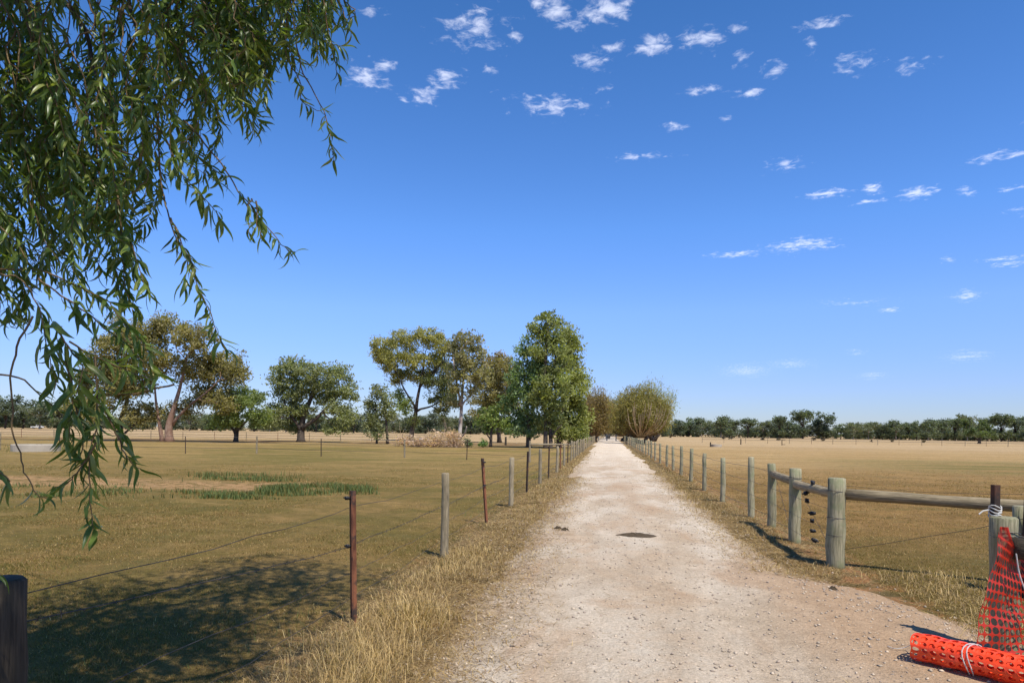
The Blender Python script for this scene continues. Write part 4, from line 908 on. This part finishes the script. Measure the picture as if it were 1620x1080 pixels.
splat((1318, 940), .06, .03, .03, 'dark dung lump on the dirt in front of the thick end post')

# ------------------------------------------------------------------ overhanging willow
def leaf_verts(curl, fold, wave, wd=.085, ns=6):
    """lanceolate leaf of unit length along +x, drooping towards -z"""
    V = []; a = 0.0; p = np.zeros(3); rows = []
    for i in range(ns+1):
        f = i/ns; hw = wd*(sin(pi*min(1, f*1.02)**.75))**.9*(1 if f < 1 else 0) + .002
        y0 = wave*sin(f*5.5)
        rows.append((p.copy(), a, hw, y0)); p = p + np.array([cos(a), 0, sin(a)])/ns; a += curl/ns
    for p, a, hw, y0 in rows:
        nrm = np.array([-sin(a), 0, cos(a)])
        V += [p + np.array([0, y0-hw, 0]) + nrm*fold*hw, p + np.array([0, y0, 0]), p + np.array([0, y0+hw, 0]) + nrm*fold*hw]
    Fs = [(i*3+k, (i+1)*3+k, (i+1)*3+k+1, i*3+k+1) for i in range(ns) for k in (0, 1)]
    return np.array(V), np.array(Fs)
LV = []
for k in range(10): LV.append(leaf_verts(-rng.uniform(.2, 2.0)*(1 if k < 8 else -.7), rng.uniform(.2, .7), rng.normal(0, .06), rng.uniform(.06, .095)))
LT_ = [np.array(c) for c in ((.115, .175, .032), (.145, .205, .042), (.18, .235, .05), (.095, .15, .036), (.22, .25, .062))]
LM = {}
WIL = tag(empty('willow_tree', tuple(cw(-4.3, -1.2))), 'large willow with curly hanging leafy twigs overhanging the left paddock', 'tree')
W0 = np.array(WIL.location)
leaves = []                                         # (pos, 3x3, scale, variant, tint, depth)
def put_leaf(pos, tdir, sc):
    x = tdir/np.linalg.norm(tdir); up = np.array([rng.normal(0, .6), rng.normal(0, .6), 1.0]); yv = np.cross(up, x); yv /= np.linalg.norm(yv)+1e-9; zv = np.cross(x, yv)
    leaves.append((pos, np.stack([x, yv, zv], 1), sc, int(rng.integers(0, 10)), int(rng.integers(0, 5)), dep(pos)))
twig = MB(); limbs = MB()
def strand(P, r0, r1, t0=.0, step=.021, lsc=.095, wob=.012, droop=.8):
    Q = spline(P, 5); Q = Q + np.concatenate([np.zeros((1, 3)), np.cumsum(rng.normal(0, wob*.45, (len(Q)-1, 3)), 0)])*.6
    twig.tube(Q, np.linspace(r0, r1, len(Q)), 5, False)
    seg = np.linalg.norm(np.diff(Q, axis=0), axis=1); cum = np.concatenate([[0], np.cumsum(seg)]); L = cum[-1]; s = L*t0; sd = 1
    while s < L:
        i = min(np.searchsorted(cum, s, 'right')-1, len(seg)-1); f = (s-cum[i])/max(seg[i], 1e-6); q = Q[i] + (Q[i+1]-Q[i])*f; tn = (Q[i+1]-Q[i])/max(seg[i], 1e-6)
        sidev = np.cross(tn, rng.normal(0, 1, 3)); sidev /= np.linalg.norm(sidev)+1e-9
        v = tn*(.35 + .4*rng.random()) + sidev*.75 + np.array([0, 0, -droop*rng.random()]); put_leaf(q, v, lsc*(.65 + .6*rng.random())); s += step*(.5 + rng.random())
    return Q
def sp(pts, d0, d1): return [at(x, y, d0 + (d1-d0)*i/(len(pts)-1)) for i, (x, y) in enumerate(pts)]
TR = [  # traced twigs: pixel path, depths, first leaf fraction, leaf spacing, leaf length
 ([(455,-60),(468,40),(476,100),(500,150),(520,190),(527,225),(532,252)], 3.3, 3.2, .72, .013, .075), ([(440,-60),(450,20),(448,80),(470,120),(478,150),(505,165)], 3.3, 3.2, .1, .026, .085),
 ([(500,-60),(512,10),(520,60),(528,95),(542,130)], 3.3, 3.2, .25, .014, .08), ([(480,-60),(492,10),(500,50),(505,95)], 3.4, 3.3, .1, .011, .085), ([(520,-50),(530,0),(538,25),(548,48)], 3.3, 3.3, .1, .012, .08),
 ([(395,-60),(402,20),(410,60),(425,118)], 3.5, 3.4, .1, .011, .09), ([(375,-60),(385,10),(378,50),(372,95)], 3.5, 3.4, .3, .03, .085), ([(415,-60),(425,10),(436,55),(445,95)], 3.4, 3.3, .1, .013, .085),
 ([(290,20),(340,70),(360,110),(385,165),(398,212)], 3.4, 3.3, .2, .012, .095), ([(200,180),(245,200),(265,232),(292,282),(328,318),(352,350)], 3.2, 3.0, .35, .014, .105),
 ([(290,190),(340,245),(372,288),(398,314),(420,350),(440,385),(460,394)], 3.2, 3.0, .5, .017, .10), ([(398,314),(385,325),(382,350),(378,378)], 3.05, 3.0, .1, .02, .09), ([(405,318),(408,350),(418,380)], 3.0, 3.0, .1, .016, .10),
 ([(250,180),(258,290),(266,330),(284,375),(300,402),(309,440),(324,480),(345,548)], 3.2, 2.9, .45, .013, .09), ([(270,345),(285,370),(300,420),(292,455)], 3.1, 3.0, .2, .018, .09),
 ([(165,180),(182,300),(192,390),(200,450),(214,488)], 3.2, 3.0, .35, .008, .105), ([(185,300),(205,380),(222,430),(236,470)], 3.1, 3.0, .2, .009, .10), ([(150,200),(165,320),(178,400),(180,460)], 3.2, 3.1, .3, .010, .10),
 ([(-60,400),(0,432),(40,442),(62,468),(82,512),(92,560),(98,620)], 2.7, 2.5, .55, .013, .115), ([(-20,425),(60,428),(130,455),(180,482),(205,515),(250,565)], 2.9, 2.7, .4, .012, .105), ([(60,440),(110,470),(160,510),(200,545),(245,590)], 2.8, 2.7, .2, .011, .105),
 ([(82,512),(110,545),(130,580),(120,620)], 2.5, 2.45, .0, .014, .12), ([(92,560),(110,600),(108,650),(104,700)], 2.5, 2.5, .1, .011, .115), ([(275,608),(225,622),(170,630),(130,622)], 2.7, 2.6, .3, .03, .10), ([(110,540),(160,570),(205,590),(240,598)], 2.6, 2.6, .1, .012, .105),
 ([(150,560),(160,620),(158,680),(150,730),(152,790),(165,845)], 2.6, 2.5, .15, .012, .10), ([(160,640),(185,690),(205,720),(225,738)], 2.6, 2.6, .1, .013, .10), ([(152,700),(125,740),(105,770),(78,782)], 2.5, 2.5, .2, .012, .095), ([(120,640),(130,690),(118,730)], 2.55, 2.5, .2, .014, .10),
 ([(52,500),(30,560),(21,620),(25,690),(44,740),(62,775),(74,782)], 2.5, 2.5, .9, .012, .09), ([(-30,735),(-5,745),(8,758)], 2.3, 2.3, .2, .02, .10), ([(-40,880),(-12,895),(6,905)], 2.2, 2.2, .3, .018, .09),
 ([(-60,350),(-10,360),(10,380),(60,455)], 2.9, 2.8, .5, .02, .10), ([(-20,590),(40,600),(80,640),(110,665)], 2.6, 2.6, .5, .02, .10)]
for pts, d0, d1, t0, st, ls in TR: strand(sp(pts, d0, d1), .0042, .0014, t0, st, ls)
env_x = [-80, 0, 50, 100, 150, 200, 230, 260, 300, 340, 380, 400, 430, 500, 545]; env_y = [640, 560, 520, 490, 480, 420, 400, 350, 290, 240, 190, 165, 110, 85, 60]
for k in range(150):                                # the rest of the hanging curtain
    x1 = rng.uniform(-80, 400) if k % 5 else rng.uniform(360, 540); ye = np.interp(x1, env_x, env_y)*rng.uniform(.45, 1.0)
    y0 = rng.uniform(-260, max(-20, ye - 150)) if x1 < 380 else rng.uniform(-200, -40); L = ye - y0; d0 = rng.uniform(3.0, 4.0) + (.2 if x1 > 250 else 0)
    x0 = x1 - L*rng.uniform(-.12, .42); n = 5
    pts = [(x0 + (x1-x0)*(i/n)**1.3 + rng.normal(0, 20), y0 + L*i/n) for i in range(n+1)]
    strand(sp(pts, d0, d0 - .15), .0045, .0013, rng.uniform(.05, .5), rng.choice([.009, .012, .018, .03]), rng.uniform(.085, .115), .03, .5)
# crown above and beside the camera, out of the frame, that shades the paddock edge
for (cx, cd, cz, r, n) in [(-1.0, 3.6, 5.5, 1.25, 1500), (-1.7, 2.6, 5.2, 1.3, 1500), (-.45, 4.45, 6.0, 1.05, 1200), (-2.3, 3.6, 5.6, 1.1, 900), (-2.6, 2.0, 5.4, 1.3, 900), (-3.6, .8, 5.4, 1.6, 900), (-4.6, -1.2, 6.2, 2.0, 900), (-2.4, .2, 6.3, 1.6, 800), (-1.0, 2.2, 6.3, 1.2, 900), (-.9, 4.6, 6.9, 1.0, 800), (-5.6, 1.0, 5.6, 1.5, 600), (-.5, .6, 5.0, 1.0, 2200), (-.2, 2.0, 5.6, .8, 500), (-1.3, -.6, 5.2, 1.3, 700), (-1.6, 3.6, 6.6, 1.1, 700)]:
    v = rng.normal(0, 1, (n, 3)); v /= np.linalg.norm(v, axis=1)[:, None]; P = v*(rng.random((n, 1))**.4)*r*np.array([1, 1, .75]) + cw(cx, cd, cz)
    for q in P: put_leaf(q, np.array([rng.normal(0, .6), rng.normal(0, .6), -.5]), .15*(.8 + .5*rng.random()))
    limb(limbs, cw(-4.2, -1.1, 3.2), cw(cx, cd, cz), .11, .025, 7, 6, .07, -.12)
    for _ in range(7): limb(limbs, cw(cx, cd, cz) + rng.normal(0, .2, 3), cw(cx, cd, cz) + rng.normal(0, .45, 3)*r, .02, .006, 4, 3, .1, 0)
# boughs that come into the picture at the upper left
for pts, d0, d1, r0, r1 in [([(-200,-160),(-40,-40),(35,15),(45,90),(30,160),(40,230)], 3.8, 3.6, .022, .008), ([(-120,-120),(60,-30),(130,40),(150,110),(185,190)], 3.7, 3.4, .018, .006), ([(-160,330),(-60,400),(0,432)], 3.2, 2.7, .014, .006),
      ([(0,-200),(180,-80),(205,10),(215,45)], 3.7, 3.5, .018, .006), ([(60,-260),(300,-140),(440,-90),(520,-60)], 3.8, 3.4, .02, .006), ([(100,-160),(260,-60),(330,10),(350,60)], 3.7, 3.5, .014, .005),
      ([(-80,60),(0,150),(60,190),(110,260),(120,330)], 3.6, 3.4, .012, .004)]:
    Q = spline(sp(pts, d0, d1), 5); limbs.tube(Q, np.linspace(r0, r1, len(Q)), 7, False)
mb = MB(); q = spline([(0, 0, -.3), (.05, .1, 1.2), (.1, .1, 2.4), (.15, .15, 3.3)], 4); mb.tube(q, np.linspace(.36, .26, len(q)), 14)
mb.build('trunk', MAT['bark_willow'], WIL, True)
for mbx, nm, mt in ((limbs, 'limbs', 'bark_willow'), (twig, 'twigs', 'bark_twig')):
    o = mbx.build(nm, MAT[mt], WIL, True); o.location = tuple(-W0)
# the leaves that show largest are objects, the rest one mesh
def inview(L):
    v = RN.T @ (L[0] - EYE); d = -v[2]
    if d < .3: return False
    px, py = PX0 + v[0]/d*F, PY0 - v[1]/d*F; return -10 < px < 1620 and -10 < py < 1090
leaves.sort(key=lambda L: -(L[2]/max(L[5], .2)) if inview(L) else 1.0)
for L in leaves[:300]:
    key = (L[3], L[4])
    if key not in LM: V, Fs = LV[L[3]]; LM[key] = mesh_np('leaf', V, Fs, np.tile(LT_[L[4]], (len(V), 1)), True); LM[key].materials.append(MAT['willow_leaf'])
    o = link('leaf', LM[key], None, WIL); M4 = Matrix(L[1].tolist()).to_4x4(); M4 = Matrix.Translation(Vector(L[0] - W0)) @ M4 @ Matrix.Scale(L[2], 4); o.matrix_basis = M4
Vs, Fs_, Cs, o_ = [], [], [], 0
for L in leaves[300:]:
    V, Fs = LV[L[3]]; Vs.append((L[1] @ V.T).T*L[2] + L[0] - W0); Fs_.append(Fs + o_); o_ += len(V); Cs.append(np.tile(LT_[L[4]]*(.8 + .4*rng.random()), (len(V), 1)))
o = link('foliage', mesh_np('foliage', np.concatenate(Vs), np.concatenate(Fs_), np.concatenate(Cs), True), MAT['willow_leaf'], WIL); tag(o, kind='stuff')
print('leaves', len(leaves), 'tris', sum(len(me.polygons) for me in bpy.data.meshes))
